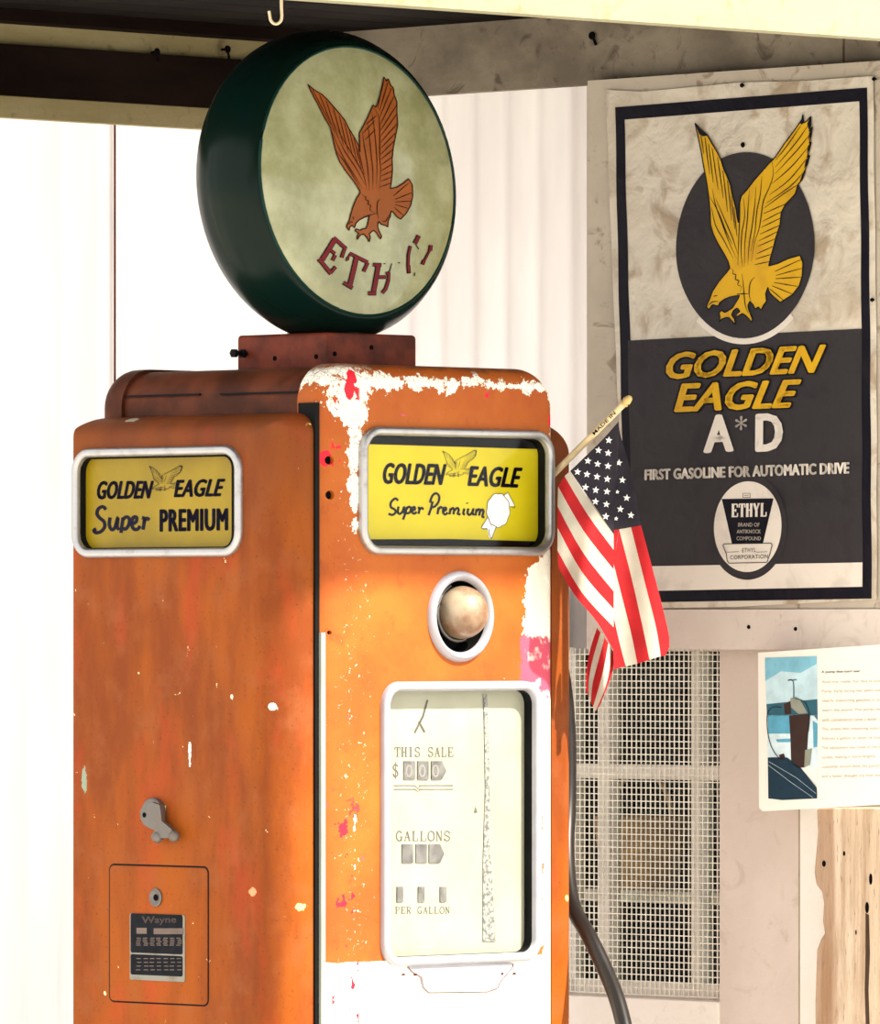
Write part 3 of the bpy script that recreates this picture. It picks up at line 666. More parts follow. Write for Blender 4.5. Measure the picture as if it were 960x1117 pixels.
for p in ((182,248),(266,244)):
    g = G()
    a, z = LF.px(*zm(p), oo+.002); g.lathe(LF, a, z, [(oo-.004+.0085*math.sin(k*PI/16), max(.0003, .0085*math.cos(k*PI/16))) for k in range(9)], 16); g.mk('latch_stud', M_greymetal, lt, smooth=60)

# ------------------------------------------------------------------ globe and its collar
cw = .0885
zc = LF.px(300, 371, -E-W/2)[1]
g = G(); zr = topz - .012
cx0 = W/2 - cw; cx1 = W/2 + cw
slabf = Face(UX, -UY, corner + UY*(D/2 - cw))
slab(g, slabf, cx0, cx1, zr, zc + .004, (.006,)*4, (.003,)*4, -2*cw, 0, .003, 3, 3)
col = g.mk('globe_collar', plain('rusty_red_paint', (.13, .022, .009), .6, var=.5, sc=25, bump=.001), pump, smooth=32)
side = Face(-UY, -UX, corner + UX*(W/2 - cw) + UY*(D/2))
for px, py in ((365, 386), (405, 379), (345, 389), (300, 391)):
    fc = slabf if px > 356 else side
    g = G(); a, z = fc.px(px, py); g.lathe(fc, a, z, [(0, .0035), (.001, .0035)], 10); g.mk('collar_hole', M_hole, col)
g = G(); a, z = side.px(290, 385); 
g.lathe(side, a - .04, z, [(0, .0035), (.022, .0035)], 10); g.lathe(side, a-.04, z, [(.004, .0065), (.009, .0065)], 6); g.lathe(side, a-.04, z, [(.020, .0065), (.026, .0065)], 6)
g.mk('clamp_bolt', M_matte_black, col)
tilt = math.radians(4.6); sc_g = (corner + UX*W/2 + UY*D/2).y
gc = corner + UX*W/2 + UY*D/2; gc.z = EYE + (HZ - 203)/F*gc.y
no = (-UY*math.cos(tilt) + Vector((0, 0, math.sin(tilt)))).normalized()
GL = Face(UX, no, gc)
RB = .2195; hd = .060; RL = .1885
prof = [(-hd-.002, RL*.99), (-hd, RL+.006), (-hd+.006, RL+.013), (-hd+.016, RL+.0195), (-.03, RB-.0045), (-.012, RB-.0005), (0, RB), (.012, RB-.0005), (.03, RB-.0045), (hd-.016, RL+.0195), (hd-.006, RL+.013), (hd, RL+.006), (hd+.002, RL*.99)]
P2 = spline(prof, 3)
t = MT('dark_green_globe_enamel', (.010, .035, .024), .28, 0, spec=.12); n = t.noise(30, 5); n2 = t.noise(4, 4)
t.base(t.mix(t.step(n2, .35, .65), (.0018, .0115, .009), (.003, .010, .007))); t.rough(t.op('ADD', .16, t.op('MULTIPLY', n, .16)))
g = G(); g.lathe(GL, 0, 0, P2, 96); gb = g.mk('globe_body', t.m, pump, smooth=40, label='round dark green globe housing')
bul = .017
def lens_o(a, z):
    r2 = (a*a + z*z)/(RL*RL); return bul*math.sqrt(max(0, 1 - min(r2, 1)*.97))
lo = hd - .001
GL0 = GL
class LensFace(Face):
    def px(s, x, y, o=0.0):
        a, z = Face.px(s, x, y, o)
        for _ in range(4): a, z = Face.px(s, x, y, o + lens_o(a, z))
        return a, z
GL = LensFace(UX, no, gc)
t = MT('cream_lens_glass', (.62, .62, .40), .12, 0, coat=.2); X, Y, Z = t.xyz(); n = t.noise(9, 6, .65); n2 = t.noise(70, 5, .7)
c = t.mix(t.step(n, .35, .7), (.40, .41, .25), (.24, .245, .115)); c = t.mix(t.op('MULTIPLY', t.step(n2, .56, .72), .4), c, (.30, .30, .16))
t.base(c); t.rough(t.op('ADD', .05, t.op('MULTIPLY', n2, .12)))
g = G(); g.lathe(GL, 0, 0, [(lo - .004, RL)] + [(lo + bul*math.sqrt(max(0, 1-(q*q)*.97)), max(.0005, RL*q)) for q in [1-(k/20)**1.3 for k in range(21)]], 96); g.mk('lens', t.m, gb, smooth=50, label='cream glass lens')
g = G(); GB = Face(-UX, -no, gc); g.lathe(GB, 0, 0, [(lo - .004, RL)] + [(lo + bul*math.sqrt(max(0, 1-(q*q)*.97)), max(.0005, RL*q)) for q in [1-(k/10)**1.3 for k in range(11)]], 64); g.mk('lens', t.m, gb, smooth=50, label='cream glass lens')
g = G(); g.tube([GL.pt((RL+.001)*math.cos(k*PI/36), hd+.001, (RL+.001)*math.sin(k*PI/36)) for k in range(73)], .0026, 6, False); g.mk('lens_rim', M_black if False else plain('deep_green_rim', (.006, .03, .024), .35), gb, smooth=60)
M_eag = plain('ochre_eagle_enamel', (.27, .070, .008), .45, var=.12, spec=.3); M_brn = plain('dark_brown_line', (.035, .008, .004), .5)
o = lo + .0008
draw_eagle(GL, o, Zm(320, 70, 5.32), EA_G, LN_G, 1.05, M_eag, M_brn, gb, curve=lens_o, split=.012)
# px() above ignores the bulge: offset along the view is tiny, the art stays put on the lens
# letters E T H and the flaked remains, red with dark outline
zm = Zm(330, 240, 5.647)
LET = [  # strokes in zoomed pixels, weight
 ([(200,118),(120,245)],26),([(192,110),(268,178)],17),([(262,170),(240,232)],15),([(100,240),(176,332)],19),([(172,326),(204,288)],15),([(160,178),(200,208)],14),([(184,250),(202,216)],15),
 ([(332,230),(290,405)],25),([(276,245),(294,208),(402,262)],16),([(402,262),(376,318)],15),([(280,245),(270,240)],14),([(252,386),(308,420)],17),
 ([(466,280),(438,440)],24),([(434,275),(486,277)],15),([(404,452),(454,452)],18),([(450,352),(512,352)],15),([(530,322),(528,375),(512,425),(490,450)],15),([(512,330),(535,325)],10),
 ([(716,96),(692,146)],20),([(664,160),(652,215),(650,280),(655,330)],12),([(652,278),(656,328)],16),([(790,155),(786,190)],17),([(784,185),(750,250)],8),([(748,248),(738,275)],15)]
g = G(); g2 = G()
for pts, wz in LET:
    pp = [zm(p) for p in pts]
    g2.ribf(GL, [GL.px(*p, o) for p in ribbon(pp, (wz+9)/5.647)], o + .0002, lens_o, .012)
    pq = list(pp)
    g.ribf(GL, [GL.px(*p, o) for p in ribbon(pq, (wz+0)/5.647)], o + .0007, lens_o, .012)
for l in ([(690,140),(716,180)], [(692,325),(688,345)], [(550,268),(535,320)], [(590,262),(600,266)], [(500,268),(510,270)]):
    g2.ribf(GL, [GL.px(*p, o) for p in ribbon([zm(p) for p in l], 1.0)], o + .0004, lens_o, .012)
g2.mk('letter_outline', M_black, gb); g.mk('lettering', plain('deep_red_lettering', (.13, .002, .008), .45, var=.15, spec=.2), gb, label='deep red letters')
# paint chips at the globe's foot and the foot itself
g = G(); ft = Face(UX, -UY, corner + UY*(D/2)); 
prof = [(zc-.003, .060), (zc+.004, .058), (zc+.02, .050), (zc+.035, .044)]
g.rings([[gc*1 + Vector((r*math.cos(2*PI*k/40), r*math.sin(2*PI*k/40), 0)) - Vector((0,0,gc.z)) + Vector((0,0,zz)) for k in range(40)] for zz, r in prof])
g.mk('globe_foot', bpy.data.materials['dark_green_globe_enamel'], gb, smooth=50)

# ------------------------------------------------------------------ hose
def wp(x, y, d): return wpt(x, y, d)
g = G(); dh = RS.pt(.10, 0, 0).y
hp = [wp(590, 690, 11.80), wp(602, 700, 11.80), wp(612, 730, 11.80), wp(619, 790, 11.80), wp(620, 870, 11.78), wp(618, 930, 11.74), wp(624, 985, 11.68), wp(643, 1022, 11.62), wp(662, 1062, 11.58), wp(676, 1100, 11.54), wp(686, 1150, 11.5), wp(692, 1230, 11.48), wp(680, 1330, 11.46), wp(650, 1420, 11.45), wp(618, 1440, 11.46), wp(602, 1400, 11.5)]
g.tube(spline([tuple(p) for p in hp], 6), .0115, 16); g.mk('hose', plain('black_hose_rubber', (.012, .009, .008), .38, var=.2, spec=.3), pump, smooth=60, label='black rubber hose hanging beside the pump')

# ------------------------------------------------------------------ walls
dW = 12.6; WC = wpt(350, HZ, dW); WC.z = 0
RW = Face((S2, -S2, 0), (-S2, -S2, 0), WC)       # right wall, a from 0 to the right
LW = Face((S2, S2, 0), (S2, -S2, 0), WC)         # left wall, a negative to the left
RWM = Matrix.Translation(WC) @ Matrix.Rotation(-PI/4, 4, 'Z'); LWM = Matrix.Translation(WC) @ Matrix.Rotation(PI/4, 4, 'Z')
CZ = LW.px(150, 24)[1] + 0                       # ceiling height
def corr_mat():
    t = MT('white_corrugated_sheet', (.84, .82, .80), .55); n = t.noise(7, 4, .6, t.scaled((1, 1, .2))); 
    c = t.mix(t.step(n, .35, .7), (.80, .765, .76), (.70, .66, .66)); t.base(c)
    tr = t.N('ShaderNodeBsdfTranslucent'); t.L(c, tr.inputs[0]); mx = t.N('ShaderNodeMixShader'); mx.inputs[0].default_value = .8
    out = [x for x in t.nt.nodes if x.type == 'OUTPUT_MATERIAL'][0]
    t.nt.links.new(t.b.outputs[0], mx.inputs[1]); t.nt.links.new(tr.outputs[0], mx.inputs[2]); t.nt.links.new(mx.outputs[0], out.inputs[0])
    return t.m
M_corr = corr_mat()
def corrugated(fc, a0, a1, z0, z1, o, M, name):
    g = G(); per = .068; n = int((a1-a0)/per*12)
    row = [(a0 + (a1-a0)*i/n) for i in range(n+1)]
    h = lambda a: o + .0065*math.cos(2*PI*a/per)
    rings = [[fc.pt(a, h(a), z) for a in row] for z in (z0, z1)]
    g.rings(rings, False, False, closed=False)
    return struct(g.mk(name, M_corr, M=M, smooth=80))
seam = LW.px(128.5, 300)[0]
corrugated(LW, -1.25, seam, 0, CZ, -.012, LWM, 'wall_left')
corrugated(LW, seam-.004, .0, 0, CZ, -.0145, LWM, 'wall_left')
g = G(); g.box(LW, seam+.0006, seam+.0020, -.0095, -.0062, 0, CZ); struct(g.mk('trim_9', M_roofp, M=LWM))
ar_ = RW.px(644, 400)[0]; wzt = RW.px(700, 706)[1]; al_ = RW.px(622, 900)[0]
corrugated(RW, .0, ar_, wzt-.01, CZ, -.012, RWM, 'wall_right')
corrugated(RW, .0, al_, 0, wzt-.0105, -.014, RWM, 'wall_right')

def board_mat(name, c1, c2, stain=(.16, .10, .06), amt=.5, sc=4, grain=(1, 1, 1), th=.55):
    t = MT(name, c1, .75, spec=.15 if max(c1) > .05 else .03); n = t.noise(sc, 7, .62, t.scaled(grain)); f = t.noise(sc*14, 6, .7); k = t.noise(sc*4, 6, .6, dist=1.2)
    c = t.mix(t.step(n, .35, .68), c1, c2)
    c = t.mix(t.op('MULTIPLY', t.step(k, th, th+.14), amt), c, stain)
    c = t.mix(t.op('MULTIPLY', t.step(f, .66, .74), amt*.8), c, tuple(x*.5 for x in stain))
    t.base(c); t.bump(t.op('ADD', f, k), .0015, .5); return t.m
M_wallb = board_mat('weathered_cream_board', (.66, .58, .52), (.74, .66, .60), (.40, .31, .23), .3)
M_backb = board_mat('stained_backing_board', (.48, .42, .34), (.58, .51, .42), (.18, .12, .06), .6, 5)
M_lint = board_mat('mottled_grey_lintel', (.17, .14, .105), (.31, .265, .20), (.06, .042, .03), .65, 5, (1, 1, 1.6), .56)
M_fascia = board_mat('cream_fascia_paint', (.25, .235, .15), (.29, .275, .185), (.15, .11, .04), .35, 4, (.4, 1, 2))
M_tan = board_mat('tan_rough_board', (.30, .25, .12), (.40, .34, .19), (.12, .07, .04), .5, 7, (.5, 1, 2))
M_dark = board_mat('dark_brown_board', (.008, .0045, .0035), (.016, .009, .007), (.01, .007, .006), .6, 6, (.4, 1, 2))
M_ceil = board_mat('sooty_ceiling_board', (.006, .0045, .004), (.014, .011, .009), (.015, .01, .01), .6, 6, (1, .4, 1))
M_sash = board_mat('white_window_paint', (.80, .77, .70), (.86, .83, .78), (.35, .28, .2), .3, 10)
M_sill = board_mat('white_painted_board', (.88, .86, .80), (.92, .90, .86), (.4, .35, .28), .15, 8)  # light white paint of the boards below and beside the window
wl = RW.px(640, 400)[0]; wx0 = RW.px(614, 900)[0]; wx1 = RW.px(785, 900)[0]; wz1 = RW.px(700, 706)[1]; wz0 = RW.px(700, 1088)[1]
aR = RW.px(1025, 600)[0]
g = G()
g.box(RW, wl, aR, -.06, 0, wz1, CZ); g.box(RW, wx1, aR, -.06, 0, 0, wz1); g.box(RW, al_-.02, wx1, -.06, -.004, 0, wz0 - .0)
struct(g.mk('wall_right', M_wallb, M=RWM))
g = G(); g.box(RW, wx0-.03, wx1, -.004, .006, wz0-.13, wz0-.002); struct(g.mk('trim_1', M_sill, M=RWM))
g = G(); a0 = RW.px(873, 1000, .012)[0]; a1 = RW.px(889, 1000, .012)[0]; g.box(RW, a0, a1+.02, 0, .012, 0, RW.px(880, 800)[1]); struct(g.mk('trim_2', M_sill, M=RWM))
g = G(); a0 = RW.px(872, 1000, 0)[0]; g.box(RW, a0-.0006, a0+.0006, -.001, .0008, 0, RW.px(880, 800)[1]); struct(g.mk('trim_10', M_tan, M=RWM))
# lintel
la0, la1 = .01, aR
z = lambda y, x, o=0: RW.px(x, y, o)[1]
g = G(); zl = z(103.5, 470, .02)
g.box(RW, la0, RW.px(919, 60, .02)[0], 0, .02, zl, CZ+.02); struct(g.mk('trim_3', M_lint, M=RWM))
g = G(); g.box(RW, RW.px(920.5, 60, .02)[0], la1, 0, .018, zl, CZ+.02); struct(g.mk('trim_3', M_lint, M=RWM))
# boards over the left wall
def lboard(y0, y1, o0, o1, mat, nm, a0=-1.25, a1=-.01):
    g = G(); g.box(LW, a0, a1, o0, o1, LW.px(100, y1, o1)[1], LW.px(100, y0, o1)[1]); return struct(g.mk(nm, mat, M=LWM))
lboard(109, 133.5, -.002, .02, M_tan, 'trim_4')
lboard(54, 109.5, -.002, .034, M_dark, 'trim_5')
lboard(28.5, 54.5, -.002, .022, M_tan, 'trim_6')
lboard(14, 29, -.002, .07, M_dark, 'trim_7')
# ceiling of the porch and its cream fascia
FA = Face((S2, S2, 0), (S2, -S2, 0), wpt(360, 0, 10.35))
fz0 = wpt(360, 0, 10.35)
g = G(); th = .05
zc_ = CZ
cb = [LW.pt(-1.25, -.05, 0), LW.pt(1.25, -.05, 0)]
dist = (LW.I @ fz0).y
nb = 16
g = G()
for i in range(nb):
    o0 = -.06 + (dist + .03)*i/nb; o1 = -.06 + (dist + .03)*(i+1)/nb - .003
    g.box(LW, -1.3, .95, o0, o1, CZ, CZ + .03)
g.box(LW, -1.3, .95, -.08, dist - .01, CZ + .031, CZ + .05)
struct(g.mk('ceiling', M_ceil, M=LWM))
g = G()
za, zb_ = FA.I @ fz0, None
FE = (FA.I @ RW.pt(.9, 0, 2)).x - .01
p0 = FA.px(355, 0); p1 = FA.px(960, 42)
g.extrude(FA, [(-1.2, p0[1] + (-1.2-p0[0])*(p1[1]-p0[1])/(p1[0]-p0[0])), (FE, p0[1] + (FE-p0[0])*(p1[1]-p0[1])/(p1[0]-p0[0])), (FE, .17), (-1.2, .17)], -.035, 0)
struct(g.mk('trim_8', M_fascia, M=FA.M))

# ------------------------------------------------------------------ window
zr1 = wz1; 
g = G(); o0, o1 = -.036, -.013
wa0, wa1 = wx0, wx1
g.box(RW, wa0, wa0+.012, o0, o1, wz0, wz1); g.box(RW, wa1-.006, wa1, o0, o1, wz0, wz1); g.box(RW, wa0, wa1, o0, o1, wz1-.006, wz1); g.box(RW, wa0, wa1, o0, o1, wz0, wz0+.022)
win = struct(g.mk('window_1', M_sash, M=RWM))
mt = []
for x0, x1 in ((652, 665), (754, 764)):
    g = G(); g.box(RW, RW.px(x0, 900, o1)[0], RW.px(x1, 900, o1)[0], o0, o1, wz0+.02, wz1-.005); g.mk('muntin', M_sash, win)
g = G(); g.box(RW, wa0+.01, wa1-.005, o0+.002, o1+.001, RW.px(700, 850, o1)[1], RW.px(700, 834, o1)[1]); g.mk('muntin', M_sash, win)
g = G(); g.box(RW, wa0, wa1, -.028, -.026, wz0, wz1)
g.mk('pane', glass_mat('dusty_window_glass', (.92, .94, .90)), win)
# wire screen in front of the sash
g = G(); p = .0098; sa0, sa1, sz0, sz1 = wa0+.002, wa1-.002, wz0 + .004, wz1 - .002
g_o = -.005; r = .00075
p2 = .0096; n = int((sa1-sa0)/p2)
for i in range(n+1):
    a = sa0 + p2*i; g.box(RW, a-r, a+r, g_o-r, g_o+r, sz0, sz1)
n = int((sz1-sz0)/p)
for i in range(n+1):
    zz = sz0 + p*i; g.box(RW, sa0, sa1, g_o-r*.6, g_o+r*1.4, zz-r, zz+r)
RM = Matrix.Translation(RW.pt((wa0+wa1)/2, 0, wz0)) @ Matrix.Rotation(-PI/4, 4, 'Z')
ws = g.mk('wire_screen', plain('galvanised_wire', (.80, .79, .70), .45, .3, .1), M=RM)
tag(ws, 'square-mesh galvanised wire screen covering the window', 'screen')
# room behind
g = G(); br = Face((S2, -S2, 0), (-S2, -S2, 0), WC)
A0, A1, Z0, Z1 = wa0-.06, wa1+.30, wz0-.15, wz1+.1
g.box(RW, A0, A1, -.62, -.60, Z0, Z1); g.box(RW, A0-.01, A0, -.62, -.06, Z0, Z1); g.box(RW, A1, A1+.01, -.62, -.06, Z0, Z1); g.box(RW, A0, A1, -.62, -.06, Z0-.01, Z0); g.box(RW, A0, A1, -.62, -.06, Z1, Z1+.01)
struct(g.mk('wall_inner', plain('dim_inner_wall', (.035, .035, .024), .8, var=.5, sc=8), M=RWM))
sz = RW.px(700, 976, -.12)[1]
g = G(); g.box(RW, A0+.01, A1-.01, -.20, -.08, sz-.010, sz+.008)
sh = g.mk('shelf', M_sash, M=Matrix.Translation(RW.pt((A0+A1)/2, -.14, sz)) @ Matrix.Rotation(-PI/4, 4, 'Z')); tag(sh, 'white painted shelf seen dimly behind the wire screen', 'shelf')
fcx, fcz = RW.px(700, 960, -.14)
M_bk = MT('brown_wicker', (.30, .16, .07), .7); n = M_bk.noise(60, 3); M_bk.base(M_bk.mix(n, (.40, .22, .10), (.75, .48, .26)))
bkR = Matrix.Translation(RW.pt(fcx, -.14, sz+.0085))
bk = thing('basket', 'round brown basket on the shelf behind the wire screen', 'basket', bkR)
cen = RW.pt(fcx, -.14, sz+.0085); prof = [(0, .050), (.03, .060), (.07, .068), (.10, .070), (.104, .066), (.10, .062), (.02, .05), (.012, .01)]
g = G(); g.rings([[cen + Vector((r*math.cos(2*PI*k/32), r*math.sin(2*PI*k/32), h)) for k in range(32)] for h, r in prof]); bb = g.mk('body', M_bk.m, bk, smooth=50)
g = G(); g.tube([cen + Vector((.066*math.cos(2*PI*k/40), .066*math.sin(2*PI*k/40), .104)) for k in range(41)], .005, 8); g.mk('rim', M_bk.m, bk, smooth=60)
g = G(); g.tube([cen + Vector((.062*math.cos(PI*k/20)*S2, -.062*math.cos(PI*k/20)*S2, .10 + .075*math.sin(PI*k/20))) for k in range(21)], .004, 8); g.mk('handle', M_bk.m, bk, smooth=60)

# ------------------------------------------------------------------ backing board and poster
bo = .045
bb0 = RW.px(641, 300, bo)[0]; bb1 = aR
zt_ = RW.px(642, 88, bo)[1]; zbm = RW.px(800, 664, bo)[1]; zb0 = RW.px(800, 708.5, bo)[1]
BM = Matrix.Translation(RW.pt((bb0+bb1)/2, 0, zb0)) @ Matrix.Rotation(-PI/4, 4, 'Z')
board = thing('backing_board', 'stained grey-beige board mounted on the wall behind the poster', 'board', BM)
ztr = RW.px(960, 66, bo)[1]
g = G(); g.extrude(RW, [(bb0, zbm), (bb1, zbm), (bb1, ztr), (bb0, zt_)], .021, bo); g.mk('panel', M_backb, board)
g = G(); g.box(RW, bb0+.002, bb1, .019, bo+.004, zb0, zbm-.001); g.mk('lower_rail', M_wallb, board)
for x, y in ((819, 684), (870, 686)):
    g = G()
    a, z_ = RW.px(x, y, bo); g.lathe(RW, a, z_, [(bo+.003, .0035), (bo+.0055, .0025)], 10); g.mk('screw_head', M_hole, board)
po = bo + .0035
pz0 = RW.px(800, 662, po)[1]
PMt = Matrix.Translation(RW.pt(RW.px(810, 660, po)[0], po, pz0)) @ Matrix.Rotation(-PI/4, 4, 'Z')
poster = thing('poster', 'creased black and white gasoline poster with golden eagle in dark oval', 'poster', PMt)
def paper(name, c1, c2, st, amt, creases=.004):
    t = MT(name, c1, .5, spec=.12 if max(c1) < .1 else .3); n = t.noise(6, 4, .5, dist=.3); k = t.noise(17, 4, .55, dist=.4); f = t.noise(90, 4)
    c = t.mix(t.op('MULTIPLY', t.step(k, .50, .70), amt), c1, st); c = t.mix(t.op('MULTIPLY', t.step(n, .5, .75), amt), c, c2)
    t.base(c); t.bump(t.op('ADD', t.op('ADD', n, t.op('MULTIPLY', k, .5)), t.op('MULTIPLY', f, .02)), creases*4, .9); return t.m
M_pap = paper('crumpled_white_paper', (.68, .62, .52), (.52, .44, .33), (.33, .23, .14), .75)  # brown blotches put the wrinkles' soft shadows into the colour
M_papw = paper('clean_white_print', (.80, .74, .66), (.70, .64, .56), (.5, .44, .38), .4, .001)
M_blk = paper('black_print', (.006, .006, .012), (.012, .011, .018), (.015, .012, .02), .4, .002)
M_slate = paper('slate_print', (.036, .033, .037), (.048, .042, .044), (.022, .020, .025), .5, .002)
M_gold = paper('gold_print', (.72, .41, .004), (.60, .32, .008), (.48, .23, .01), .5, .001)
def Q(*pts, o=po): return [RW.px(x, y, o) for x, y in pts]
def wav(a, zz): return   .0007*math.sin(23*a + 9*zz) + .0006*math.sin(41*zz - 13*a)
RWP = Face((S2, -S2, 0), (-S2, -S2, 0), WC); RWP.cv = wav
g = G(); g.flat(RW, Q((661, 98), (700, 100), (775, 93), (807, 90), (880, 88), (953, 83), (956, 400), (957, 654), (800, 662), (684, 664), (672, 400)), po, wav, .02); pp = g.mk('paper', M_pap, poster)
def layer(name, polys, mat, k, split=.03):
    g = G()
    for p_ in polys: g.flat(RW, Q(*p_), po + k*.0007, wav, split)
    return g.mk(name, mat, poster)
layer('border', [[(671.7,117),(946.7,95.5),(938,110.5),(681.7,130.5)], [(671.7,117),(681.7,130.5),(688,371),(692,645),(682,657.5),(677,400)], [(946.7,95.5),(951.7,653),(941.7,640),(938,110.5)], [(682,657.5),(692,645),(941.7,640),(951.7,653)]], M_blk, 1)
layer('lower_panel', [[(685,371.5),(940,358.5),(942,613.5),(690,618)]], M_slate, 1.6)
def ell(cx, cy, rx, ry, sh=0, n=72, t0=0, t1=2*PI): return [(cx + rx*math.cos(t0+(t1-t0)*k/n), cy + ry*math.sin(t0+(t1-t0)*k/n) + sh*rx*math.cos(t0+(t1-t0)*k/n)) for k in range(n + (0 if t1-t0 > 6.28 else 1))]
layer('white_rim', [ell(813.8,268,75.5+6,101.5+6,-.03,40,PI*.27,PI*.73)+ell(813.8,268,70,95,-.03,40,PI*.73,PI*.27)], M_papw, 2.2)
layer('oval', [ell(813.8,267.7,75.5,101.5,-.03)], M_slate, 2.8)
draw_eagle(RW, po + .0026, Zm(720, 110, 4.137), EA_P, LN_P, 1.15, M_gold, M_blk, poster, curve=wav, split=.02, tips=TIP_P)
# lettering
g = G(); o = po + .0035
def zq(*p): m_ = Zm(640, 350, 3.0); return tuple(m_(x) for x in p)
gs = G()
for dx in (-1.6, 1.6):
    for dy in (-1.6, 1.6):
        put_text(gs, RWP, po + .0028, 'GOLDEN', tuple((x+dx, y+dy) for x, y in zq((262,104),(784,76),(768,170),(262,192))), .28, .05)
        put_text(gs, RWP, po + .0028, 'EAGLE', tuple((x+dx, y+dy) for x, y in zq((286,205),(704,190),(690,284),(286,300))), .28, .05)
gs.mk('lettering_shadow', M_blk, poster)
put_text(g, RWP, o, 'GOLDEN', zq((262,104),(784,76),(768,170),(262,192)), .28, .05)
put_text(g, RWP, o, 'EAGLE', zq((286,205),(704,190),(690,284),(286,300)), .28, .05)
g.mk('lettering', M_gold, poster, label='bold golden letters')
g = G()
put_text(g, RWP, o, 'A', zq((383,308),(482,304),(482,428),(383,433)), 0, .055)
put_text(g, RWP, o, 'D', zq((551,304),(643,301),(643,425),(551,429)), 0, .055)
put_text(g, RWP, o, '*', zq((485,312),(524,310),(524,357),(485,359)), 0, .02)
put_text(g, RWP, o, 'FIRST GASOLINE FOR AUTOMATIC DRIVE', zq((189,486),(860,462),(860,500),(189,522)), 0, .06, 1.04)
layer('lower_white_band', [[(691,618),(941.8,613.5),(941.8,640),(692,645)]], M_papw, 2.4)
layer('badge_ring', [ell(817,575,42.5,57.5,-.02)], M_slate, 3.0)
layer('badge', [ell(817,574.5,36.7,49.5,-.02)], M_papw, 3.6)
zb2 = Zm(770, 515, 8.94)
layer('badge_shield', [[zb2(p) for p in ((168,262),(668,256),(572,695),(272,700))]], M_blk, 4.2)
o = po + .0034
put_serif(g, RWP, o, 'ETHYL', tuple(zb2(p) for p in ((250,314),(590,306),(590,428),(250,434))), .20, .12)
for s_, q_ in (('BRAND OF', (315,493,522,532)), ('ANTIKNOCK', (303,560,536,598)), ('COMPOUND', (303,627,538,665))):
    put_text(g, RWP, o, s_, tuple(zb2(p) for p in box4(*q_)), 0, .02)
g.mk('lettering', M_papw, poster, label='white letters')
g = G()
fr = [(185,712),(200,700),(650,693),(662,710),(640,800),(612,880),(245,888),(228,862),(222,800),(185,712)]
for i in range(len(fr)-1): g.ribf(RWP, Q(*ribbon([zb2(fr[i]), zb2(fr[i+1])], .8)), o)
put_text(g, RWP, o, 'ETHYL', tuple(zb2(p) for p in ((358,742),(490,738),(490,778),(358,782))), 0, 0, 1.2)
put_text(g, RWP, o, 'CORPORATION', tuple(zb2(p) for p in ((242,812),(605,800),(605,842),(242,852))), 0, 0, 1.1)
for x0, x1 in ((225,340),(510,615)): g.flat(RWP, Q(zb2((x0,780)), zb2((x1,774)), zb2((x1,778)), zb2((x0,784))), o)
for x0, x1, y0, y1 in ((372,445,205,209),(372,445,245,249),(372,376,205,249),(441,445,205,249),(385,432,225,229)): g.flat(RWP, Q(zb2((x0,y0)), zb2((x1,y0)), zb2((x1,y1)), zb2((x0,y1))), o)
g.mk('fine_print', M_blk, poster)
# crease line down the middle and the tack
def tack(x, y, lab, sz_=.0035):
    a, z_ = RW.px(x, y, po+.004); g = G(); g.lathe(RW, a, z_, [(po-.001, sz_*.5), (po+.003, sz_*.5), (po+.0032, sz_), (po+.005, sz_*.8)], 12)
    t_ = g.mk('nail', M_hole, M=Matrix.Translation(RW.pt(a, po, z_)) @ Matrix.Rotation(-PI/4, 4, 'Z'), smooth=40); tag(t_, lab, 'nail', 'nails holding the poster')
tack(810, 158, 'dark nail just above the dark oval of the poster', .004)
tack(809, 93, 'dark nail in the middle of the poster top edge')
tack(953, 86, 'dark nail at the poster top right corner', .003)
tack(951, 327, 'dark nail on the right edge of the poster', .003)

# ------------------------------------------------------------------ info card
co_ = .10
cz0 = RW.px(830, 884.5, co_)[1]; ca0 = RW.px(826, 800, co_)[0]
CMt = Matrix.Translation(RW.pt(ca0+.1, co_-.004, cz0)) @ Matrix.Rotation(-PI/4, 4, 'Z')
card = thing('information_sign', 'white information card with small blue photo above the weathered post', 'sign', CMt)
def CP(*pts): return [RW.px(x, y, co_) for x, y in pts]
g = G(); g.extrude(RW, CP((827,712),(1040,698),(1040,873),(832,885),(828,881)), co_-.008, co_)
M_card = plain('white_card', (.86, .85, .78), .4, var=.02, coat=.2); g.mk('card', M_card, card)
zc2 = Zm(820, 700, 5.586); ck = co_+.0004
def pic(nm, polys, col, k):
    g = G()
    for p_ in polys: g.flat(RW, CP(*[zc2(p) for p in p_]), ck + k*.0003)
    g.mk(nm, plain('print_' + nm, col, .4, var=.12, sc=40), card)
pic('photo_sky', [[(83,98),(400,88),(402,380),(90,385)]], (.50, .70, .78), 0)
pic('photo_upper_sky', [[(83,98),(398,88),(398,135),(300,190),(180,180),(85,240)]], (.20, .48, .62), 1)
pic('photo_treeline', [[(92,380),(402,350),(404,480),(380,450),(200,450),(95,450)]], (.03, .12, .17), 1)
pic('photo_snow', [[(95,445),(404,445),(402,790),(100,790)]], (.62, .78, .84), 1)
pic('photo_blue_shade', [[(100,450),(240,450),(240,560),(105,560)],[(150,595),(240,590),(238,612),(160,612)],[(375,480),(404,500),(402,640),(380,645)]], (.10, .36, .52), 2)
pic('photo_barrel', [[(232,450),(355,440),(348,560),(342,660),(330,765),(285,770),(245,745),(240,600)],[(200,380),(240,360),(245,440),(205,440)],[(170,690),(200,680),(210,710),(180,725)]], (.045, .028, .025), 3)
pic('photo_barrel_light', [[(240,345),(275,338),(310,370),(345,435),(290,440),(245,400)],[(330,660),(372,650),(360,750),(325,765)]], (.25, .27, .22), 4)
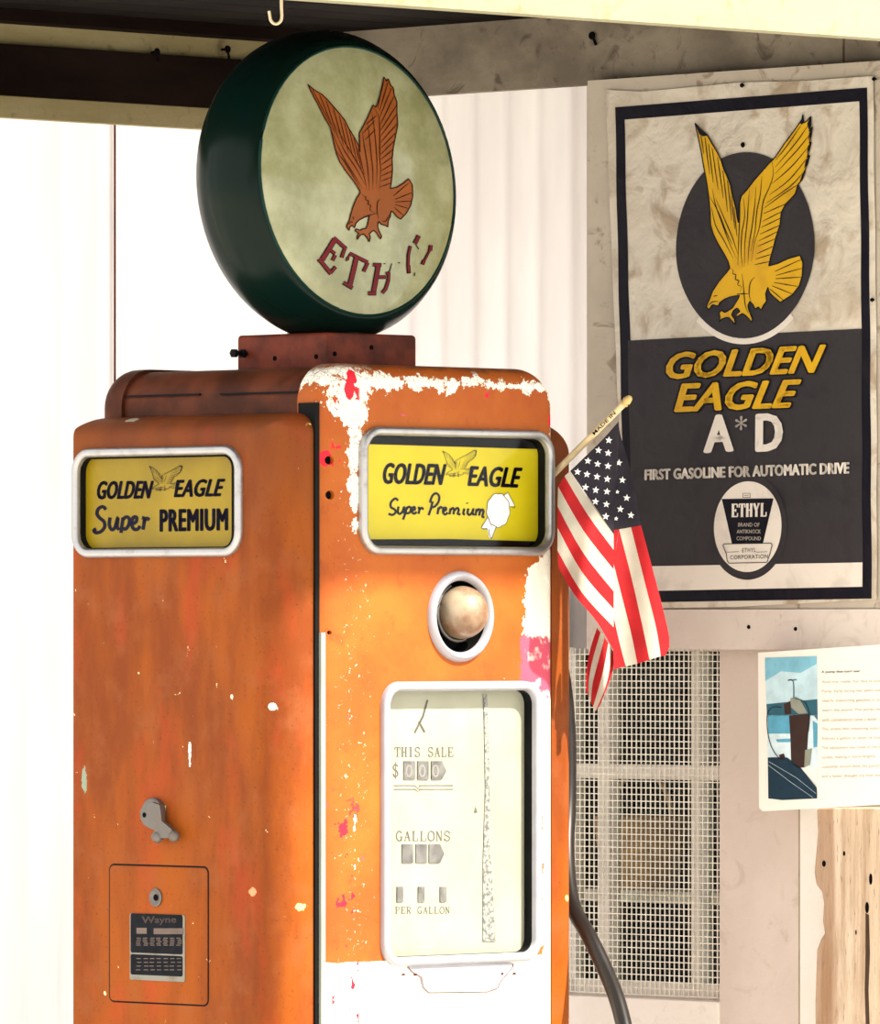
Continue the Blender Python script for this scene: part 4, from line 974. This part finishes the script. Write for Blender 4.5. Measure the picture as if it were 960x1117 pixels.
pic('photo_deck', [[(102,705),(220,705),(300,765),(400,890),(402,955),(190,965),(105,955)]], (.010, .035, .06), 3)
pic('photo_ground', [[(300,765),(402,760),(402,880)],[(105,935),(150,940),(190,966),(105,968)]], (.78, .80, .74), 2)
g = G()
for l in ([(190,400),(130,400),(100,450),(105,560),(130,650),(175,715)], [(270,345),(330,370),(358,450),(350,550)], [(262,345),(258,240),(225,236),(280,232)]):
    g.ribf(RW, CP(*ribbon([zc2(p) for p in spline(l, 4)], .9)), ck+.0016)
g.mk('photo_hose', plain('print_dark', (.02, .03, .04), .4), card)
g = G()
for l in ([(105,750),(250,860),(380,950)], [(110,730),(280,830),(398,925)]): g.ribf(RW, CP(*ribbon([zc2(p) for p in l], .5)), ck+.0016)
g.mk('photo_deck_line', plain('print_pale', (.35, .45, .5), .4), card)
g = G(); put_text(g, RW, ck, "A pump that can't see!", tuple(zc2(p) for p in ((425,176),(660,170),(660,190),(425,196))), 0, .02)
g.mk('heading', plain('black_small_print', (.08, .06, .03), .5), card)
g = G()
lines = ["And not really, for this is called a blind", "Pump. Early during war years used", "clearly, measuring gasoline in some", "wasn't the answer. Five pumps were", "with convenience came a water resist", "The simple idea measuring apparatus", "follows a gallon or lever of your choice", "The adjustment was made to the hose", "outlet, making a more lengthy", "customer would think the gasoline", "and a lower thought the flow was so"]
for i, s_ in enumerate(lines):
    y = 234 + i*57.5; wd = 11.2*len(s_)
    put_text(g, RW, ck, s_, tuple(zc2(p) for p in ((428,y+2),(428+wd,y-6),(428+wd,y+16),(428,y+24))), 0, .0)
g.mk('text', plain('faded_small_print', (.42, .33, .22), .5), card)

# ------------------------------------------------------------------ wooden post
t = MT('weathered_post_wood', (.5, .35, .22), .85); X, Y, Z = t.xyz(); gr = t.noise(9, 6, .55, t.scaled((7, 7, .35))); k = t.noise(7, 5, .6, t.scaled((2, 2, .4)), .3); f = t.noise(60, 5, .7, t.scaled((4, 4, .5)))
c = t.mix(t.step(gr, .32, .68), (.40, .27, .17), (.64, .50, .36)); c = t.mix(t.op('MULTIPLY', t.step(k, .42, .6), .8), c, (.74, .61, .47)); c = t.mix(t.op('MULTIPLY', t.step(f, .56, .68), .7), c, (.16, .09, .05))
t.base(c); t.bump(t.op('ADD', gr, f), .004, .8)
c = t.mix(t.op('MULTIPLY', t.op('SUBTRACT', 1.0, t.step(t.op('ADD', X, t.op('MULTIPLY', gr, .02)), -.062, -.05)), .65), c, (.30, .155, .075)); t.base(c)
M_post = t.m
po_ = .085
outl = [(891,882),(892,905),(890,925),(888,950),(890,965),(896,973),(898,985),(897,1005),(899,1018),(895,1024),(891,1035),(890,1060),(889,1090),(889,1117),(890,1200),(887,1400)]
pl_ = [RW.px(x, y, po_) for x, y in outl]; pl_.append((pl_[-1][0], 0))
right = [(pl_[-1][0] + .19, 0), (pl_[0][0] + .195, pl_[0][1] + .003), (pl_[0][0]+.05, pl_[0][1] + .002)]
PoM = Matrix.Translation(RW.pt(pl_[0][0]+.1, po_-.05, 0)) @ Matrix.Rotation(-PI/4, 4, 'Z')
g = G(); rings = []
full = pl_ + right
g.extrude(RW, full, .013, po_ - .0)
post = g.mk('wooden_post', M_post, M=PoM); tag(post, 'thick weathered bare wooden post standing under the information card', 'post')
bv = post.modifiers.new('bevel', 'BEVEL'); bv.width = .006; bv.segments = 3; bv.limit_method = 'ANGLE'
for x, y, rx, ry in ((899,942,.0035,.0045),(921,931,.002,.0035),(950,959,.003,.008),(946,990,.0035,.008),(934,1017,.0012,.0035)):
    g = G(); a, z_ = RW.px(x, y, po_); g.rings([[RW.pt(a + rx*math.cos(2*PI*k/12), oo, z_ + ry*math.sin(2*PI*k/12)) for k in range(12)] for oo in (po_-.002, po_+.0006)]); g.mk('knot', M_hole, post)
g = G(); g.extrude(RW, [RW.px(x, y, po_) for x, y in ((944.5,996),(948,998),(949,1040),(947.5,1080),(949,1125),(945,1125),(943.5,1080),(944.5,1040))], po_-.002, po_+.0006); g.mk('crack', plain('dark_crack', (.06, .035, .02), .9), post)

# ------------------------------------------------------------------ flag
fd = 11.62
HOL = Vector((S2, -S2, 0))
def fp(x, y, d): return wpt(x, y, d)
pole_b = fp(590, 531, 11.60); pole_t = fp(688, 433, 11.50)
FM = Matrix.Translation(pole_b)
flag = thing('small_flag', 'small American flag on a wooden stick leaning out beside the pump', 'flag', FM)
M_stick = plain('pale_wood_stick', (.62, .50, .30), .5, var=.15, sc=60)
g = G(); dv = (pole_t - pole_b)
g.tube([pole_b + dv*k/12 for k in range(12)] + [pole_b + dv*.93], .0048, 12); st_ = g.mk('stick', M_stick, flag, smooth=50)
g = G(); ts = [.915, .925, .93, .94, .95, .955, .965, .98, .995, 1.005]; rs = [.003, .006, .0065, .0045, .006, .0064, .0060, .0052, .0040, .0012]
g.tube([pole_b + dv*t_ for t_ in ts], rs, 12); g.mk('finial', plain('gilt_tip', (.55, .40, .16), .4, var=.15), st_, smooth=50)
# writing along the stick
vdir = dv.normalized(); ndir = Vector((0, -1, 0)); ndir = (ndir - vdir*ndir.dot(vdir)).normalized(); udir = vdir.cross(ndir) if vdir.cross(ndir).z > 0 else -vdir.cross(ndir)
v, f_ = text2d('MADE IN', 0, .01); g = G(); L0 = dv.length
g.add([pole_b + vdir*(L0*(.60 + .24*x)) + udir*(.0028 - .0050*(1-y)) + ndir*(.0049) for x, y in v], f_); g.mk('stick_writing', M_black, st_)
zf = Zm(590, 420, 3.02)
M_fr = plain('red_cloth', (.42, .012, .016), .75, var=.12, sc=30); M_fw = plain('white_cloth', (.50, .46, .38), .75, var=.06, sc=30); M_fb = plain('navy_cloth', (.034, .030, .040), .75, var=.2, sc=30); M_star = plain('white_star_cloth', (.82, .80, .74), .7)
for m_ in (M_fr, M_fw, M_fb):       # thin cloth lets some light through
    nt = m_.node_tree; b_ = nt.nodes['Principled BSDF']; tr = nt.nodes.new('ShaderNodeBsdfTranslucent'); mx = nt.nodes.new('ShaderNodeMixShader'); mx.inputs[0].default_value = .3
    nt.links.new(b_.inputs['Base Color'].links[0].from_socket, tr.inputs[0]); nt.links.new(b_.outputs[0], mx.inputs[1]); nt.links.new(tr.outputs[0], mx.inputs[2]); nt.links.new(mx.outputs[0], [x for x in nt.nodes if x.type == 'OUTPUT_MATERIAL'][0].inputs[0])
def dfront(x, y):      # depth of the front fold: billows towards the viewer between hoist and fold
    u = (x-55)/(240-55); return 11.515 + .035*u*u - .02*math.sin(u*PI)*min(1, max(0, (y-100)/400)) + .006*math.sin(u*9 + y*.01)
def dback(x, y):
    u = (x-240)/(425-240); return 11.552 + .03*u + .012*math.sin(u*5 + 1.0)
def dtail(x, y): return 11.565 + .01*math.sin((x-150)*.08)
def strip(g, A, B, dep, m=10, n=14):
    """surface between two polylines given in zoomed pixels, with thickness"""
    def samp(P, t):
        L = [0]
        for i in range(len(P)-1): L.append(L[-1] + math.dist(P[i], P[i+1]))
        s = t*L[-1]
        for i in range(len(P)-1):
            if s <= L[i+1] or i == len(P)-2:
                k = (s-L[i])/max(1e-9, L[i+1]-L[i]); return (P[i][0]+(P[i+1][0]-P[i][0])*k, P[i][1]+(P[i+1][1]-P[i][1])*k)
    A = spline(A, 5) if len(A) > 2 else A; B = spline(B, 5) if len(B) > 2 else B
    for off in (0, .0008):
        rows = []
        for j in range(m+1):
            row = []
            for i in range(n+1):
                a = samp(A, i/n); b = samp(B, i/n); p = (a[0]+(b[0]-a[0])*j/m, a[1]+(b[1]-a[1])*j/m)
                q_ = zf(p); row.append(fp(q_[0], q_[1], dep(*p) + off))
            rows.append(row)
        g.rings(rows, False, False, closed=False)
sag = lambda a, b, s=8: [a, ((a[0]+b[0])/2 - s, (a[1]+b[1])/2 + s), b]
bd = [sag((97,283),(240,492),3), sag((78,300),(240,543),5), sag((57,335),(240,608),8), sag((55,400),(240,680),10), sag((55,470),(240,738),12), sag((55,545),(240,798),12), [(58,600),(110,690),(185,780),(238,872)]]
gR, gW, gB = G(), G(), G()
strip(gB, [(97,283),(170,210),(252,118)], [(97,283),(170,385),(240,492)], dfront) if False else None
strip(gB, [(97,283),(150,232),(205,178),(256,120)], [(97,284),(140,345),(190,418),(240,492)], dfront, 14, 14)
strip(gB, [(256,120),(248,300),(240,492)], [(256,121),(250,300),(240,491)], dfront, 1, 8)
for i in range(6): strip(gW if i % 2 == 0 else gR, bd[i], bd[i+1], dfront, 5, 16)
# back panel
rb = [[(330,462),(372,620),(408,760),(425,850),(410,892)], [(297,468),(340,640),(380,800),(395,893)], [(258,476),(300,640),(336,800),(358,905)], [(240,590),(268,700),(298,820),(318,918)], [(240,765),(262,860),(280,927)], [(238,880),(240,910),(240,936)]]
strip(gB, [(256,120),(250,300),(238,478)], [(258,150),(300,300),(330,463)], dback, 8, 10)
gB_ = gB
for i in range(5): strip(gR if i % 2 == 0 else gW, rb[i], rb[i+1], dback, 5, 14)
strip(gR, [(258,474),(250,520),(240,600)], [(240,478),(240,520),(240,602)], dback, 3, 6)
# hanging tail
tl = [[(185,800),(160,880),(150,950),(150,1010)], [(197,815),(172,900),(158,970),(157,1025)], [(210,832),(188,915),(170,985),(165,1045)], [(222,850),(208,930),(190,1000),(172,1060)], [(233,868),(226,940),(210,1005),(180,1075)], [(239,880),(240,920),(232,960),(195,1055)]]
for i in range(5): strip(gR if i % 2 == 0 else gW, tl[i], tl[i+1], dtail, 3, 10)
cl = gW.mk('cloth', M_fw, flag, smooth=50, label='white stripes of the cloth'); gR.mk('red_stripes', M_fr, cl, smooth=50); gB.mk('blue_canton', M_fb, cl, smooth=50)
gS = G()
def star(x, y, r, dep, rot=0, sx=1.0):
    P = []
    for k in range(10):
        rr_ = r if k % 2 == 0 else r*.42; an = -PI/2 + k*PI/5 + rot; P.append((x + rr_*math.cos(an)*sx, y + rr_*math.sin(an)))
    pts = [fp(*zf(p), dep(*p) - .0012) for p in [(x, y)] + P]
    gS.add(pts, [(0, 1+k, 1+(k+1) % 10) for k in range(10)])
for x, y in ((224,182),(190,215),(222,224),(155,250),(187,260),(221,267),(121,286),(152,294),(185,302),(219,310),(147,337),(181,346),(218,351),(180,384),(216,393),(214,433)): star(x, y, 12.5, dfront, .1)
for x, y in ((257,256),(269,313),(283,372),(262,409),(297,429),(252,352),(248,440)): star(x, y, 12.5 if x > 255 else 8, dback, .1)
gS.mk('stars', M_star, cl)

# ------------------------------------------------------------------ hook and nails
hk = wpt(300, 20, 11.3)
g = G(); pts = []
top_ = Vector((hk.x + 7/F*11.3, hk.y, CZ)); 
g.tube([tuple(Vector((hk.x + 6.5/F*11.3, hk.y, CZ + .004))), wpt(307, 8, 11.3), wpt(307.5, 17, 11.3)] + [wpt(301 + 6.5*math.cos(a_), 18 + 8*math.sin(a_), 11.3) for a_ in [PI*k/10 for k in range(1, 11)]] + [wpt(293.5, 12, 11.3)], .0022, 10)
hko = g.mk('hook', plain('cream_painted_hook', (.72, .62, .42), .45, var=.1), M=Matrix.Translation(top_), smooth=60); tag(hko, 'small cream metal hook hanging from the ceiling above the globe', 'hook')
def nail(fc, M, x, y, o, lab, ln=.008):
    a, z_ = fc.px(x, y, o); g = G(); g.lathe(fc, a, z_, [(o-.004, .002), (o+ln, .002), (o+ln, .006), (o+ln+.002, .0055)], 12)
    g.tube([fc.pt(a, o+ln, z_), fc.pt(a+.006, o+ln-.002, z_-.014)], .002, 8)
    n_ = g.mk('nail', M_hole, M=Matrix.Translation(fc.pt(a, o, z_)), smooth=40); tag(n_, lab, 'nail', 'nails in the dark beam')
nail(LW, LWM, 167, 57, .034, 'bent black nail in the dark beam, left one of the two')
nail(LW, LWM, 244, 54, .034, 'bent black nail in the dark beam, nearer the green globe')
nail(RW, RWM, 648, 39, .02, 'dark nail in the grey lintel above the corrugated sheet', .004)

# ------------------------------------------------------------------ ground
g = G(); g.add([(-30,-6,0),(30,-6,0),(30,40,0),(-30,40,0)], [(0,1,2,3)])
t = MT('pale_gravel', (.42, .38, .32), .9); n = t.noise(60, 6); t.base(t.mix(n, (.52, .48, .42), (.66, .62, .55))); t.bump(n, .01)
struct(g.mk('floor', t.m))

# ------------------------------------------------------------------ light, camera, colour
w_ = bpy.data.worlds.new('World'); bpy.context.scene.world = w_; w_.use_nodes = True
bg = w_.node_tree.nodes['Background']; bg.inputs[0].default_value = (1.0, .985, .96, 1); bg.inputs[1].default_value = 1.0
su = bpy.data.lights.new('Sun', 'SUN'); su.energy = 6.8; su.angle = math.radians(1.6); su.color = (1, .94, .82)
so = bpy.data.objects.new('Sun', su); C.objects.link(so)
hd_ = (-UY*1.0 + UX*.30).normalized(); el = math.radians(47)
to = hd_*math.cos(el) + Vector((0, 0, math.sin(el)))
so.rotation_euler = to.to_track_quat('Z', 'Y').to_euler(); so.location = (2, 8, 5)
cam = bpy.data.cameras.new('Camera'); co = bpy.data.objects.new('Camera', cam); C.objects.link(co)
co.location = CAM; co.rotation_euler = (PI/2, 0, 0)
cam.sensor_fit = 'HORIZONTAL'; cam.sensor_width = 36; cam.lens = 36*F/960
cam.shift_y = (HZ - 1117/2)/960; cam.clip_end = 200; cam.clip_start = .1
sc = bpy.context.scene; sc.camera = co
sc.view_settings.view_transform = 'Standard'; sc.view_settings.look = 'None'; sc.view_settings.gamma = 1; sc.view_settings.use_curve_mapping = False
sc.view_settings.exposure = .85
